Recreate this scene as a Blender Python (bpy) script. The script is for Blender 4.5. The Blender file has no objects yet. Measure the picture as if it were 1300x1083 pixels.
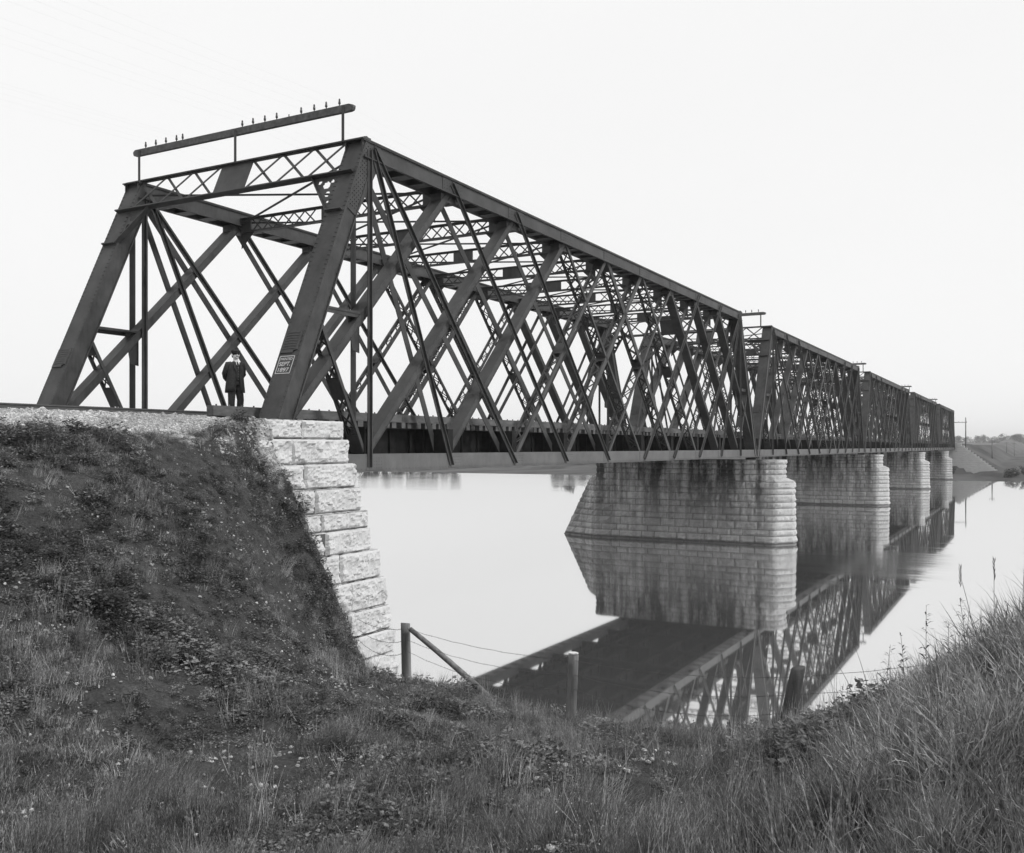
import bpy, math, random
import numpy as np
from mathutils import Vector, Matrix, noise as mnoise
random.seed(7)
RNG = np.random.default_rng(11)
R = math.radians
scene = bpy.context.scene
COL = scene.collection

# ------------------------------------------------------------------ survey of the place
# world: X along the bridge, Y across it (away from the photographer), Z up, water at Z = 0
FPX = 1206.0
TH = R(28.69)
AX = (math.cos(TH), math.sin(TH)); RT = (math.sin(TH), -math.cos(TH))
CAM = (-16.64, -15.80, 6.30)
HZ = 567.0
PAN = 4.155; NP = 11; SPAN = PAN * NP; WID = 9.38
Z0, Z1, ZT = 5.62, 6.10, 14.62

def pix(px, py, d=None, X=None, Y=None):
    l = (px - 650.0) / FPX
    dx, dy = AX[0] + l * RT[0], AX[1] + l * RT[1]
    if X is not None: d = (X - CAM[0]) / dx
    if Y is not None: d = (Y - CAM[1]) / dy
    return (CAM[0] + d * dx, CAM[1] + d * dy, CAM[2] + (HZ - py) / FPX * d)

# ------------------------------------------------------------------ object helpers
def tag(o, label=None, cat=None, group=None, kind=None):
    if label: o['label'] = label
    if cat: o['category'] = cat
    if group: o['group'] = group
    if kind: o['kind'] = kind
    return o

def empty(name, loc, rz=0.0):
    o = bpy.data.objects.new(name, None); COL.objects.link(o)
    o.location = loc; o.rotation_euler = (0, 0, rz); o.empty_display_size = 0.3
    return o

class MB:
    def __init__(s, off=(0, 0, 0)):
        s.v = []; s.f = []; s.sm = []; s.off = off
    def add(s, vs, fs, smooth=False):
        n = len(s.v); s.v.extend([tuple(v) for v in vs])
        for f in fs:
            s.f.append(tuple(i + n for i in f)); s.sm.append(smooth)
    def box(s, x0, x1, y0, y1, z0, z1):
        s.add([(x0,y0,z0),(x1,y0,z0),(x1,y1,z0),(x0,y1,z0),(x0,y0,z1),(x1,y0,z1),(x1,y1,z1),(x0,y1,z1)],
              [(0,3,2,1),(4,5,6,7),(0,1,5,4),(1,2,6,5),(2,3,7,6),(3,0,4,7)])
    def bar(s, p, q, side, a0, a1, b0, b1):
        """prism from p to q; `side` axis spans a0..a1, third axis (side x dir) spans b0..b1"""
        p = Vector(p); q = Vector(q); d = (q - p).normalized()
        u = Vector(side); u = (u - d * u.dot(d)).normalized(); w = u.cross(d)
        c = [(a0,b0),(a1,b0),(a1,b1),(a0,b1)]
        vs = [p + u*a + w*b for a, b in c] + [q + u*a + w*b for a, b in c]
        s.add(vs, [(0,1,2,3),(7,6,5,4),(0,4,5,1),(1,5,6,2),(2,6,7,3),(3,7,4,0)])
    def tube(s, pts, rad, n=8, smooth=True, caps=True):
        pts = [Vector(p) for p in pts]
        if not hasattr(rad, '__len__'): rad = [rad] * len(pts)
        vs = []; fs = []
        ref = Vector((0, 0, 1))
        for i, p in enumerate(pts):
            d = (pts[min(i+1, len(pts)-1)] - pts[max(i-1, 0)]).normalized()
            if abs(d.dot(ref)) > .95: r2 = Vector((1, 0, 0))
            else: r2 = ref
            u = d.cross(r2).normalized(); w = u.cross(d)
            for k in range(n):
                a = 2*math.pi*k/n
                vs.append(p + (u*math.cos(a) + w*math.sin(a)) * rad[i])
        for i in range(len(pts)-1):
            for k in range(n):
                a, b = i*n+k, i*n+(k+1) % n
                fs.append((a, b, b+n, a+n))
        s.add(vs, fs, smooth)
        if caps:
            m = len(s.v) - len(vs)
            s.f.append(tuple(m+k for k in reversed(range(n)))); s.sm.append(False)
            m2 = m + (len(pts)-1)*n
            s.f.append(tuple(m2+k for k in range(n))); s.sm.append(False)
    def loft(s, rings, smooth=True, caps=True):
        n = len(rings[0]); vs = [v for r in rings for v in r]; fs = []
        for i in range(len(rings)-1):
            for k in range(n):
                a, b = i*n+k, i*n+(k+1) % n
                fs.append((a, b, b+n, a+n))
        if caps:
            fs.append(tuple(reversed(range(n)))); fs.append(tuple((len(rings)-1)*n+k for k in range(n)))
        s.add(vs, fs, smooth)
    def rivet(s, c, nrm, r=.019, h=.014):
        c = Vector(c); nrm = Vector(nrm).normalized()
        u = nrm.orthogonal().normalized(); w = nrm.cross(u)
        vs = [c + (u*math.cos(k*math.pi/2.5) + w*math.sin(k*math.pi/2.5))*r for k in range(5)]
        vs += [c + nrm*h + (u*math.cos(k*math.pi/2.5) + w*math.sin(k*math.pi/2.5))*r*.55 for k in range(5)]
        s.add(vs, [(k, (k+1) % 5, 5+(k+1) % 5, 5+k) for k in range(5)] + [(5,6,7,8,9)])
    def build(s, name, mat, parent=None, label=None):
        ox, oy, oz = s.off
        me = bpy.data.meshes.new(name)
        me.from_pydata([(x-ox, y-oy, z-oz) for x, y, z in s.v], [], s.f)
        me.polygons.foreach_set('use_smooth', s.sm)
        me.materials.append(mat); me.update()
        o = bpy.data.objects.new(name, me); COL.objects.link(o)
        if parent is not None: o.parent = parent
        elif s.off != (0, 0, 0): o.location = s.off
        if label: o['label'] = label
        return o

KIDS = {}
def children(o): return [c for c in bpy.data.objects if c.parent == o]
def copy_tree(o, parent=None, kids=None):
    if kids is None:
        kids = {}
        for c in bpy.data.objects:
            if c.parent: kids.setdefault(c.parent.name, []).append(c)
    c = o.copy(); COL.objects.link(c); c.parent = parent
    for ch in kids.get(o.name, []): copy_tree(ch, c, kids)
    return c

# ------------------------------------------------------------------ materials (a grey world: the plate is monochrome)
def newmat(name):
    m = bpy.data.materials.new(name); m.use_nodes = True
    nt = m.node_tree; b = nt.nodes['Principled BSDF']
    return m, nt, b
def N(nt, t, **kw):
    n = nt.nodes.new(t)
    for k, v in kw.items(): setattr(n, k, v)
    return n
def ramp(nt, fac, stops):
    r = N(nt, 'ShaderNodeValToRGB'); e = r.color_ramp.elements
    while len(e) < len(stops): e.new(.5)
    for i, (p, g) in enumerate(stops):
        e[i].position = p; e[i].color = (g, g, g, 1)
    nt.links.new(fac, r.inputs[0]); return r.outputs[0]
def noise(nt, vec, scale, detail=4, rough=.55, vscale=None):
    if vscale:
        mp = N(nt, 'ShaderNodeMapping'); mp.inputs['Scale'].default_value = vscale
        nt.links.new(vec, mp.inputs[0]); vec = mp.outputs[0]
    n = N(nt, 'ShaderNodeTexNoise'); n.inputs['Scale'].default_value = scale
    n.inputs['Detail'].default_value = detail; n.inputs['Roughness'].default_value = rough
    nt.links.new(vec, n.inputs['Vector']); return n.outputs['Fac']
def mul(nt, a, b, op='MULTIPLY'):
    m = N(nt, 'ShaderNodeMath', operation=op)
    for i, s in enumerate((a, b)):
        if isinstance(s, (int, float)): m.inputs[i].default_value = s
        else: nt.links.new(s, m.inputs[i])
    return m.outputs[0]
def bump(nt, b, h, dist, strength=1.0):
    bp = N(nt, 'ShaderNodeBump'); bp.inputs['Distance'].default_value = dist
    bp.inputs['Strength'].default_value = strength
    nt.links.new(h, bp.inputs['Height']); nt.links.new(bp.outputs[0], b.inputs['Normal'])

def generic(name, lo, hi, scale=6, rough=.7, bdist=.0, spec=.3, vscale=None, detail=6):
    m, nt, b = newmat(name)
    g = N(nt, 'ShaderNodeNewGeometry').outputs['Position']
    f = noise(nt, g, scale, detail, .6, vscale)
    nt.links.new(ramp(nt, f, [(.3, lo), (.7, hi)]), b.inputs['Base Color'])
    b.inputs['Roughness'].default_value = rough
    b.inputs['Specular IOR Level'].default_value = spec
    if bdist: bump(nt, b, noise(nt, g, scale*4, 4), bdist)
    return m

def steel_mat(name, lo, hi, rough=.5):
    m, nt, b = newmat(name)
    g = N(nt, 'ShaderNodeNewGeometry').outputs['Position']
    f1 = noise(nt, g, 1.3, 6, .65)
    f2 = noise(nt, g, 9.0, 5, .6, (1, 1, .18))      # rain streaks run down
    f = mul(nt, mul(nt, f1, .6), mul(nt, f2, .4), 'ADD')
    nt.links.new(ramp(nt, f, [(.33, lo), (.66, hi)]), b.inputs['Base Color'])
    nt.links.new(ramp(nt, f2, [(.3, rough-.1), (.7, rough+.18)]), b.inputs['Roughness'])
    b.inputs['Specular IOR Level'].default_value = .35
    bump(nt, b, noise(nt, g, 30, 3), .004)
    return m

def stone_mat(name, lo, hi, stain=0.0, sx=(1, 1, 1), wet=True):
    m, nt, b = newmat(name)
    g = N(nt, 'ShaderNodeNewGeometry').outputs['Position']
    f1 = noise(nt, g, .9, 3, .5, (1, 1, 2.0)); f2 = noise(nt, g, 7.0, 8, .7)
    f = mul(nt, mul(nt, f1, .45), mul(nt, f2, .55), 'ADD')
    col = ramp(nt, f, [(.25, lo), (.50, (lo+hi)*.52), (.75, hi)])
    if stain:
        z0 = N(nt, 'ShaderNodeSeparateXYZ'); nt.links.new(g, z0.inputs[0])
        wl = mul(nt, z0.outputs[2], mul(nt, noise(nt, g, 1.2, 4, .6), .25), 'SUBTRACT')
        wet = ramp(nt, wl, [(.0, .45), (.06, .62), (.16, 1.0)])          # damp tide line above the water
        mw = N(nt, 'ShaderNodeMix', data_type='RGBA', blend_type='MULTIPLY'); mw.inputs[0].default_value = 1
        nt.links.new(col, mw.inputs[6]); nt.links.new(wet, mw.inputs[7]); col = mw.outputs[2]
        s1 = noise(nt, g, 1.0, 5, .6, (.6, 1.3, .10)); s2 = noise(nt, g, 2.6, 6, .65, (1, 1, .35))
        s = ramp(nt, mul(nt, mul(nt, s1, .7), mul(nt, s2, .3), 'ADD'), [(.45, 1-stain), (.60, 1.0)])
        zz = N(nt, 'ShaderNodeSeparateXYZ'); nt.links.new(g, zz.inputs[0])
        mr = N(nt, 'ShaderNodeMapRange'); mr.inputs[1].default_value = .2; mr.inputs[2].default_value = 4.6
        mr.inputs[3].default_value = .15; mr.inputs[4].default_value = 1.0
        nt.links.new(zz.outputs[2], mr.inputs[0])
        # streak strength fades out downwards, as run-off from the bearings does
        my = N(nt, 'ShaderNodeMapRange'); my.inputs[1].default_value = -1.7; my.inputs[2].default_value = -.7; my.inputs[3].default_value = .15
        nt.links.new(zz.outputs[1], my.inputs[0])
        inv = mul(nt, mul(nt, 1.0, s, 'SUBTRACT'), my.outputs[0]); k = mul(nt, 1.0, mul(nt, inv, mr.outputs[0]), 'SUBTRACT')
        # long sides darker than the near nose: run-off grime plus shade painted in
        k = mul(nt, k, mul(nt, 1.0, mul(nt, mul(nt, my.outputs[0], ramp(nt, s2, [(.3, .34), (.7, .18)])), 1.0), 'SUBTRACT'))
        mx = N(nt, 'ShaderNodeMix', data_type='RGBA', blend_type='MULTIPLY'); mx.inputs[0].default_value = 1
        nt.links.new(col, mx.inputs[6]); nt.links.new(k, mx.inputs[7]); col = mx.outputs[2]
    nt.links.new(col, b.inputs['Base Color'])
    b.inputs['Roughness'].default_value = .9; b.inputs['Specular IOR Level'].default_value = .15
    bump(nt, b, mul(nt, noise(nt, g, 14, 6, .7), noise(nt, g, 45, 3, .6), 'ADD'), .011)
    return m

M_STEEL = steel_mat('painted_iron', .018, .070)
M_CHORD = steel_mat('dusty_iron', .07, .135, .6)
M_UNDER = generic('underdeck_shade_iron', .010, .026, 3, .95, .0, .08)  # darker than the truss iron: under-deck shade put into the colour
M_WING = stone_mat('dressed_limestone', .46, .62)
M_SIGN = generic('sign_paint', .36, .6, 30, .7)
M_STONE = stone_mat('limestone', .40, .64)
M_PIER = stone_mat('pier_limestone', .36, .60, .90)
M_MORTAR = generic('mortar_joint', .06, .12, 5, .95)
M_TIMBER = generic('weathered_timber', .06, .14, 7, .8, .004, vscale=(.3, 1, 1))
M_RAIL = generic('rail_steel', .06, .10, 8, .45)
M_POST = generic('post_wood', .08, .24, 9, .85, .008, vscale=(1, 1, .12))
M_OLDPOST = generic('charred_post', .03, .09, 9, .9, .008, vscale=(1, 1, .12))
M_POSTTOP = generic('post_end_grain', .45, .7, 20, .85)
M_WIRE = generic('wire_iron', .04, .06, 8, .6)
M_LINE = generic('galvanised_wire', .65, .75, 8, .6)
M_GLASS = generic('insulator_glass', .03, .06, 8, .2)
# ------------------------------------------------------------------ the truss span, built once
def nodeX(k): return .25 if k == 0 else (SPAN - .25 if k == NP else k * PAN)
BASE = (0.0, WID/2, 5.45)
ZBA, ZTA = 5.86, 14.36          # axis heights of the two chords
YB = (0, 1, 0)

def top_chord(y0, sgn):
    """webs, cover plate, flange angles, battens; y0 = outer face, sgn = inward direction"""
    m = MB(BASE); x0, x1 = PAN-.30, SPAN-PAN+.30
    def yy(a, b): return (min(y0+sgn*a, y0+sgn*b), max(y0+sgn*a, y0+sgn*b))
    for a, b in ((0, .035), (.565, .60)):
        m.box(x0, x1, *yy(a, b), 14.12, 14.585)
    m.box(x0-.05, x1+.05, *yy(-.06, .66), 14.585, 14.62)
    for a, b in ((-.085, 0), (.60, .685)):
        m.box(x0, x1, *yy(a, b), 14.10, 14.125)
    for a, b in ((-.05, 0), (.60, .65)):
        m.box(x0, x1, *yy(a, b), 14.555, 14.583)
    for k in range(1, NP):                       # splice plates and node gussets
        X = nodeX(k)
        if 1 < k < NP-1:
            m.box(X-.5, X+.62, *yy(-.012, 0), 14.14, 14.55)
            m.box(X-.28, X+.28, *yy(.08, .52), 14.62, 14.66)
        x = X + .75
        n = 0
        while x < X + PAN - .6 and k < NP-1:
            m.box(x, x+.42, *yy(.035, .565), 14.105, 14.13); x += .95; n += 1
    # rivets on the outer web
    x = x0 + .1
    while x < x1:
        for z in (14.16, 14.53): m.rivet((x, y0, z), (0, -sgn, 0), .016, .012)
        x += .19
    for k in range(2, NP-1):
        X = nodeX(k)
        for i in range(7):
            for j in range(3):
                m.rivet((X-.42+i*.16, y0-sgn*.012, 14.24+j*.1), (0, -sgn, 0), .016, .012)
    return m

def bottom_chord(y0, sgn):
    m = MB(BASE); x0, x1 = .05, SPAN-.05
    def yy(a, b): return (min(y0+sgn*a, y0+sgn*b), max(y0+sgn*a, y0+sgn*b))
    for a, b in ((0, .035), (.565, .60)):
        m.box(x0, x1, *yy(a, b), Z0+.02, Z1)
    for a, b in ((-.07, .0), (.60, .67)):
        m.box(x0, x1, *yy(a, b), Z0, Z0+.022)
    x = .5
    while x < SPAN-.8:
        m.box(x, x+.45, *yy(.0, .60), Z0-.012, Z0+.006); x += 1.03
    x = x0+.08
    while x < x1:
        m.rivet((x, y0-sgn*.035, Z0+.022), (0, 0, 1), .014, .012)
        m.rivet((x, y0, Z0+.07), (0, -sgn, 0), .014, .012); x += .16
    for k in range(1, NP):
        X = nodeX(k)
        m.box(X-.15 if k < 5 else X-.5, X+.65 if k < 5 else X+.2, *yy(-.012, 0), Z0+.04, Z1-.04)
        for i in range(6):
            for j in range(4):
                m.rivet(((X-.02 if k < 5 else X-.42)+i*.11, y0-sgn*.012, Z0+.1+j*.09), (0, -sgn, 0), .015, .012)
    return m

def post_axes(left):
    p = Vector((nodeX(0), 0, Z0)); q = Vector((PAN, 0, ZTA))
    if not left: p = Vector((nodeX(NP), 0, Z0)); q = Vector((SPAN-PAN, 0, ZTA))
    e = (q-p).normalized()
    n = Vector((-e.z, 0, e.x)) if left else Vector((e.z, 0, -e.x))
    if n.z < 0: n = -n
    return p, q, e, n

def end_post(y0, sgn, left):
    p, q, e, n = post_axes(left); m = MB(BASE)
    yc = y0 + sgn*.30
    P = p + Vector((0, yc, 0)); Q = q + Vector((0, yc, 0)) + e*.18
    def slab(w0, w1, t0, t1, P=P, Q=Q):          # w along Y, t along n
        vs = []
        for c in (P, Q):
            for a, b in ((w0, t0), (w1, t0), (w1, t1), (w0, t1)):
                vs.append(c + Vector((0, a, 0)) + n*b)
        m.add(vs, [(0,1,2,3),(7,6,5,4),(0,4,5,1),(1,5,6,2),(2,6,7,3),(3,7,4,0)])
    slab(-.33, .33, .22, .25)                    # cover plate on the outer slope
    slab(-.29, -.25, -.24, .22); slab(.25, .29, -.24, .22)
    slab(-.33, -.29, -.25, -.21); slab(.29, .33, -.25, -.21)
    slab(-.25, .25, -.20, -.18)
    slab(-.325, -.29, .17, .218); slab(.29, .325, .17, .218)
    L = (Q-P).length; s = .15
    while s < L-.1:
        for a in (-.30, -.255, .255, .30) if int(s*100) % 2 == 0 else (-.28, .28):
            m.rivet(P + e*s + Vector((0, a, 0)) + n*.25, n, .023, .018)
        for t in (.15, -.2):
            m.rivet(P + e*s + Vector((0, -.29 if sgn > 0 else .29, 0)) + n*t, (0, -sgn, 0), .023, .018)
        s += .14
    # hip gusset with its field of rivets, on the outer side
    yo = y0 - sgn*.014
    hip = Vector((q.x, 0, q.z)); dx = 1 if left else -1
    poly = [hip + e*.22 + n*.24, hip + Vector((dx*.50, 0, .2)), hip + Vector((dx*.50, 0, -.24)), hip - e*2.0 - n*.24, hip - e*2.0 + n*.24]
    vs = [v + Vector((0, yo, 0)) for v in poly] + [v + Vector((0, y0+sgn*.0, 0)) for v in poly]
    k = len(poly)
    m.add(vs, [tuple(range(k)), tuple(range(2*k-1, k-1, -1))] + [(i, i+k, (i+1) % k + k, (i+1) % k) for i in range(k)])
    for i in range(19):
        for j in range(5):
            a = -.05 + i*.105; b = -.19 + j*.095 + (.045 if i % 2 else 0)
            m.rivet(hip - e*a + n*b + Vector((0, yo, 0)), (0, -sgn, 0), .023, .019)
    return m

def tie_bar(m, p, q, y, w=.19, out=-1, flange=.085):
    p = Vector((p[0], y, p[1])); q = Vector((q[0], y, q[1]))
    m.bar(p, q, YB, -.011, .011, -w/2, w/2)
    if out: m.bar(p, q, YB, min(0, out*flange), max(0, out*flange), -.012, .012)

def member_ends(kind, i):
    if kind == 'R': return (nodeX(i), Z1), (nodeX(i+2), 14.12)
    return (nodeX(i+2), Z1), (nodeX(i), 14.12)

def make_span():
    root = empty('truss_span', BASE)
    tag(root, 'nearest truss span, resting on the stone abutment, painted sign on its inclined end post', 'bridge span',
        'truss spans of the railway bridge')
    endposts = []
    for y0, sgn in ((0.0, 1), (WID, -1)):
        top_chord(y0, sgn).build('top_chord', M_STEEL, root)
        bottom_chord(y0, sgn).build('bottom_chord', M_CHORD, root)
        for left in (True, False):
            ep = end_post(y0, sgn, left).build('end_post', M_STEEL, root)
            if left: endposts.append(ep)
        Y = lambda a: y0 + sgn*a
        def mk(name, m): return m.build(name, M_STEEL, root)
        # hangers and short ties below the hips
        for hx in (1, NP-1):
            d = 1 if hx == 1 else -1
            m = MB(BASE)
            for yo, out in ((Y(-.02), -sgn), (Y(.55), sgn)):
                tie_bar(m, (nodeX(hx), Z0+.12 if yo == Y(-.02) else Z1), (nodeX(hx), 14.35), yo, .22, out)
            mk('hanger', m)
            m = MB(BASE)
            for yo, out in ((Y(-.03), -sgn), (Y(.55), sgn)):
                tie_bar(m, (nodeX(hx+d), Z0+.12 if yo == Y(-.03) else Z1), (nodeX(hx)+d*.12, 14.40), yo, .23, out)
            mk('tie_bar', m)
            # strut from the middle of the end post to the hanger, laced strut from it to the first panel point
            X0 = nodeX(0 if hx == 1 else NP); f = .49
            mx = X0 + (nodeX(hx)-X0)*f; mz = Z0 + (ZTA-Z0)*f
            m = MB(BASE)
            m.box(min(mx, nodeX(hx)), max(mx, nodeX(hx)), min(Y(.10), Y(.5)), max(Y(.10), Y(.5)), mz-.03, mz+.03)
            m.box(min(mx, nodeX(hx)), max(mx, nodeX(hx)), min(Y(.12), Y(.14)), max(Y(.12), Y(.14)), mz-.13, mz-.03)
            xa, xb = sorted((nodeX(hx)-d*.55, nodeX(hx)-d*.05))
            m.add([(xa, Y(.3), mz-.03), (xb, Y(.3), mz-.03), (xb, Y(.3), mz-1.05), (xa+(.2 if d > 0 else 0), Y(.3), mz-1.0),
                   (xa, Y(.33), mz-.03), (xb, Y(.33), mz-.03), (xb, Y(.33), mz-1.05), (xa+(.2 if d > 0 else 0), Y(.33), mz-1.0)],
                  [(0,1,2,3),(7,6,5,4),(0,4,5,1),(1,5,6,2),(2,6,7,3),(3,7,4,0)])
            mk('collision_strut', m)
            m = MB(BASE)
            lace(m, (mx+d*.05, mz-.35), (nodeX(hx)-d*.08, Z1), Y(.08), Y(.50), .10, .42)
            mk('laced_strut', m)
        spec = {}
        for i in range(0, 9):
            spec[('R', i)] = 'solid' if i <= 2 else ('laced' if i <= 5 else 'tie')
        for i in range(1, 10):
            spec[('L', i)] = 'tie' if i <= 3 else ('laced' if i <= 6 else 'solid')
        for (kd, i), ty in spec.items():
            a, b = member_ends(kd, i)
            va, vb = Vector((a[0], 0, a[1])), Vector((b[0], 0, b[1])); dr = (vb-va).normalized()
            if ty == 'solid':
                m = MB(BASE)
                yc = Y(.30)
                A = va + Vector((0, yc, 0)); B = vb + Vector((0, yc, 0)) + dr*.12
                m.bar(A - dr*.05, B, YB, -.195, -.17, -.10, .10)
                m.bar(A - dr*.05, B, YB, .17, .195, -.10, .10)
                for t in (-1, 1):
                    m.bar(A, B, YB, -.21, .21, t*.10, t*.113)
                s = .3
                nn = Vector((-dr.z, 0, dr.x))
                while s < (B-A).length-.1:
                    for t in (-.075, .075):
                        m.rivet(A + dr*s + Vector((0, -sgn*.195, 0)) + nn*t, (0, -sgn, 0), .014, .011)
                    s += .22
                # gusset at the head of the strut
                X = b[0]
                m.box(X-.42, X+.42, yc-.19, yc+.19, 13.88, 14.10)
                mk('solid_strut', m)
            elif ty == 'tie':
                m = MB(BASE)
                out_end = (a[0], Z0+.12)
                tx = b[0] + (.16 if (kd, i) == ('L', 1) else (-.16 if (kd, i) == ('R', 8) else 0))
                off = -.03 if kd == 'L' else -.055
                tie_bar(m, out_end, (tx, 14.46), Y(off), .23, -sgn)
                tie_bar(m, a, (tx, 14.14), Y(.55), .23, sgn)
                mk('tie_bar', m)
            else:
                m = MB(BASE)
                w = {3: .17, 4: .24, 5: .13}[i if kd == 'R' else 9-i]
                lace(m, (a[0], Z1-.3), (b[0], 14.3), Y(.07), Y(.52), w, .42 if w > .2 else .5)
                mk('laced_strut', m)
    # floor beams, stringers
    for k in range(0, NP+1):
        X = nodeX(k) if 0 < k < NP else (0.45 if k == 0 else SPAN-.45)
        m = MB(BASE)
        m.box(X-.012, X+.012, .60, WID-.60, 5.80, 6.84)
        for z in (5.80, 6.80):
            m.box(X-.16, X+.16, .60, WID-.60, z, z+.035)
        m.box(X-.16, X+.16, .04, .56, 6.10, 6.84); m.box(X-.16, X+.16, WID-.56, WID-.04, 6.10, 6.84)
        for yy_ in (1.0, 1.45, 3.0, 4.3, 5.1, 6.4, 7.9, 8.4):
            m.box(X-.09, X+.09, yy_-.01, yy_+.01, 5.84, 6.80)
        for z in (5.88, 6.76):
            y = .7
            while y < WID-.65:
                m.rivet((X-.012, y, z), (-1, 0, 0), .015, .012); y += .16
        m.build('floor_beam', M_UNDER, root)
    for y in (1.35, 2.18, 3.62, 5.76, 7.20, 8.03):
        m = MB(BASE)
        m.box(.1, SPAN-.1, y-.01, y+.01, 6.02, 6.84)
        m.box(.1, SPAN-.1, y-.13, y+.13, 5.99, 6.02); m.box(.1, SPAN-.1, y-.13, y+.13, 6.80, 6.845)
        x = .6
        while x < SPAN-.3:
            m.box(x-.01, x+.01, y-.09, y+.09, 6.02, 6.80); x += 1.04
        m.build('stringer', M_UNDER, root)
    for ys in ((.95, 1.17), (WID-1.17, WID-.95)):
        m = MB(BASE); x = -.55
        while x < SPAN-.9:                       # guard timbers in scarfed lengths
            x1 = min(x+7.6, SPAN-.55)
            j = random.uniform(-.012, .012)
            m.box(x+.004, x1-.004, ys[0]+j, ys[1]+j, 7.03, 7.27+j)
            b = x+.2
            while b < x1: m.tube([(b, (ys[0]+ys[1])/2, 7.26), (b, (ys[0]+ys[1])/2, 7.305)], .022, 6, False); b += .41
            x = x1
        m.build('guard_timber', M_TIMBER, root)
    # top struts and lateral bracing
    for k in range(2, NP-1):
        X = nodeX(k); m = MB(BASE)
        for z in (13.86, 14.36):
            m.box(X-.10, X+.10, .62, WID-.62, z-.012, z+.012)
            s = 1 if z < 14 else -1
            m.box(X-.012, X+.012, .62, WID-.62, min(z, z+s*.07), max(z, z+s*.07))
        pitch = .47; n = int((WID-1.24)/pitch); pitch = (WID-1.24)/n
        for i in range(n):
            ya, yb = .62+i*pitch, .62+(i+1)*pitch
            if abs((ya+yb)/2 - WID/2) < .5: continue
            m.bar((X-.02, ya, 13.89), (X-.02, yb, 14.33), (1, 0, 0), -.006, .006, -.024, .024)
            m.bar((X+.02, ya, 14.33), (X+.02, yb, 13.89), (1, 0, 0), -.006, .006, -.024, .024)
        m.box(X-.03, X+.03, WID/2-.45, WID/2+.45, 13.86, 14.36)
        for a, b in ((.62, 1.05), (WID-1.05, WID-.62)):
            m.box(X-.025, X+.025, a, b, 13.87, 14.35)
        for s_, yw in ((1, .6), (-1, WID-.6)):     # knee plate down to the strut below
            m.add([(X-.008, yw, 13.85), (X-.008, yw+s_*.6, 13.85), (X-.008, yw, 13.3),
                   (X+.008, yw, 13.85), (X+.008, yw+s_*.6, 13.85), (X+.008, yw, 13.3)],
                  [(0,1,2),(5,4,3),(0,3,4,1),(1,4,5,2),(2,5,3,0)])
        m.build('top_strut', M_STEEL, root)
    for k in range(1, NP-1):
        for s in (0, 1):
            Xa, Xb = nodeX(k), nodeX(k+1)
            if s: Xa, Xb = Xb, Xa
            z = 14.20 + .05*s
            m = MB(BASE)
            m.bar((Xa, .62, z), (Xb, WID-.62, z), (0, 0, 1), -.006, .006, -.035, .035)
            m.bar((Xa, .62, z), (Xb, WID-.62, z), (0, 0, 1), -.05, 0, -.006, .006)
            m.build('lateral_brace', M_STEEL, root)
    # portals in the slope of the end posts
    for left in (True, False):
        p, q, e, n = post_axes(left)
        O = q + e*.26 + n*.235                    # top edge line, at Y = 0
        def T(y, s, t=0): return O - e*s + n*t + Vector((0, y, 0))
        def quad(m, pts, th=.014):
            k = len(pts); vs = [T(y, s, -th) for y, s in pts] + [T(y, s, th) for y, s in pts]
            m.add(vs, [tuple(range(k)), tuple(range(2*k-1, k-1, -1))] + [(i, i+k, (i+1) % k+k, (i+1) % k) for i in range(k)])
        m = MB(BASE); D = 1.18
        ya, yb = .60, WID-.60
        m.box(*sorted((O.x-.13, O.x+.13)), -.04, WID+.04, ZT+.012, ZT+.05)
        quad(m, [(-.02, .0), (WID+.02, .0), (WID+.02, .10), (-.02, .10)], .03)
        m.bar(T(.05, D, .05), T(WID-.05, D, .05), n, -.09, .11, -.02, .02)
        m.bar(T(.05, D, .0), T(WID-.05, D, .0), n, .035, .055, -.11, .02)
        quad(m, [(WID/2-.62, .05), (WID/2+.62, .05), (WID/2+.62, D), (WID/2-.62, D)], .012)
        for a, b in ((ya, WID/2-.62), (WID/2+.62, yb)):
            nb = 3; w = (b-a)/nb
            for i in range(nb):
                m.bar(T(a+i*w, .08, .02), T(a+(i+1)*w, D-.03, .02), n, -.005, .005, -.04, .04)
                m.bar(T(a+i*w, D-.03, -.01), T(a+(i+1)*w, .08, -.01), n, -.005, .005, -.04, .04)
        for a in (.62, WID-.62):
            s_ = 1 if a < 1 else -1
        m.build('portal_brace', M_STEEL, root)
        for y, s_ in ((.55, 1), (WID-.55, -1)):
            m = MB(BASE)
            A = (y, D+.02); B = (y+s_*.92, D+.02); C_ = (y+s_*.02, D+1.22)
            holes = [(.16, .17, .055), (.60, .15, .06), (.33, .28, .125), (.22, .58, .09), (.13, .85, .045)]
            plate_holes(m, T, y, s_, D, holes)
            m.bar(T(B[0], B[1]-.02, 0), T(C_[0], C_[1], 0), n, -.08, .10, -.012, .012)
            m.bar(T(y-s_*.52, D+1.22, .05), T(y+s_*.02, D+1.22, .05), n, -.03, .08, -.02, .02)
            m.build('knee_bracket', M_STEEL, root)
    # raised builders' plates and the painted date on the end posts
    p, q, e, n = post_axes(True)
    for idx, yc in enumerate((.30, WID-.30)):
        def F(u, v, t): return p + e*v + n*(.25+t) + Vector((0, yc-u, 0))
        m = MB(BASE)
        v0, v1 = 3.16, 3.80
        out = [(-.30, v0), (.12, v0), (.13, v0+.06), (.24, v0+.09), (.24, v1-.10), (.19, v1), (-.12, v1), (-.14, v1-.04), (-.30, v1-.05)]
        k = len(out); vs = [F(u, v, .001) for u, v in out] + [F(u*.97, v, .035) for u, v in out]
        m.add(vs, [tuple(range(k, 2*k))] + [(i, (i+1) % k, (i+1) % k+k, i+k) for i in range(k)])
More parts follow.
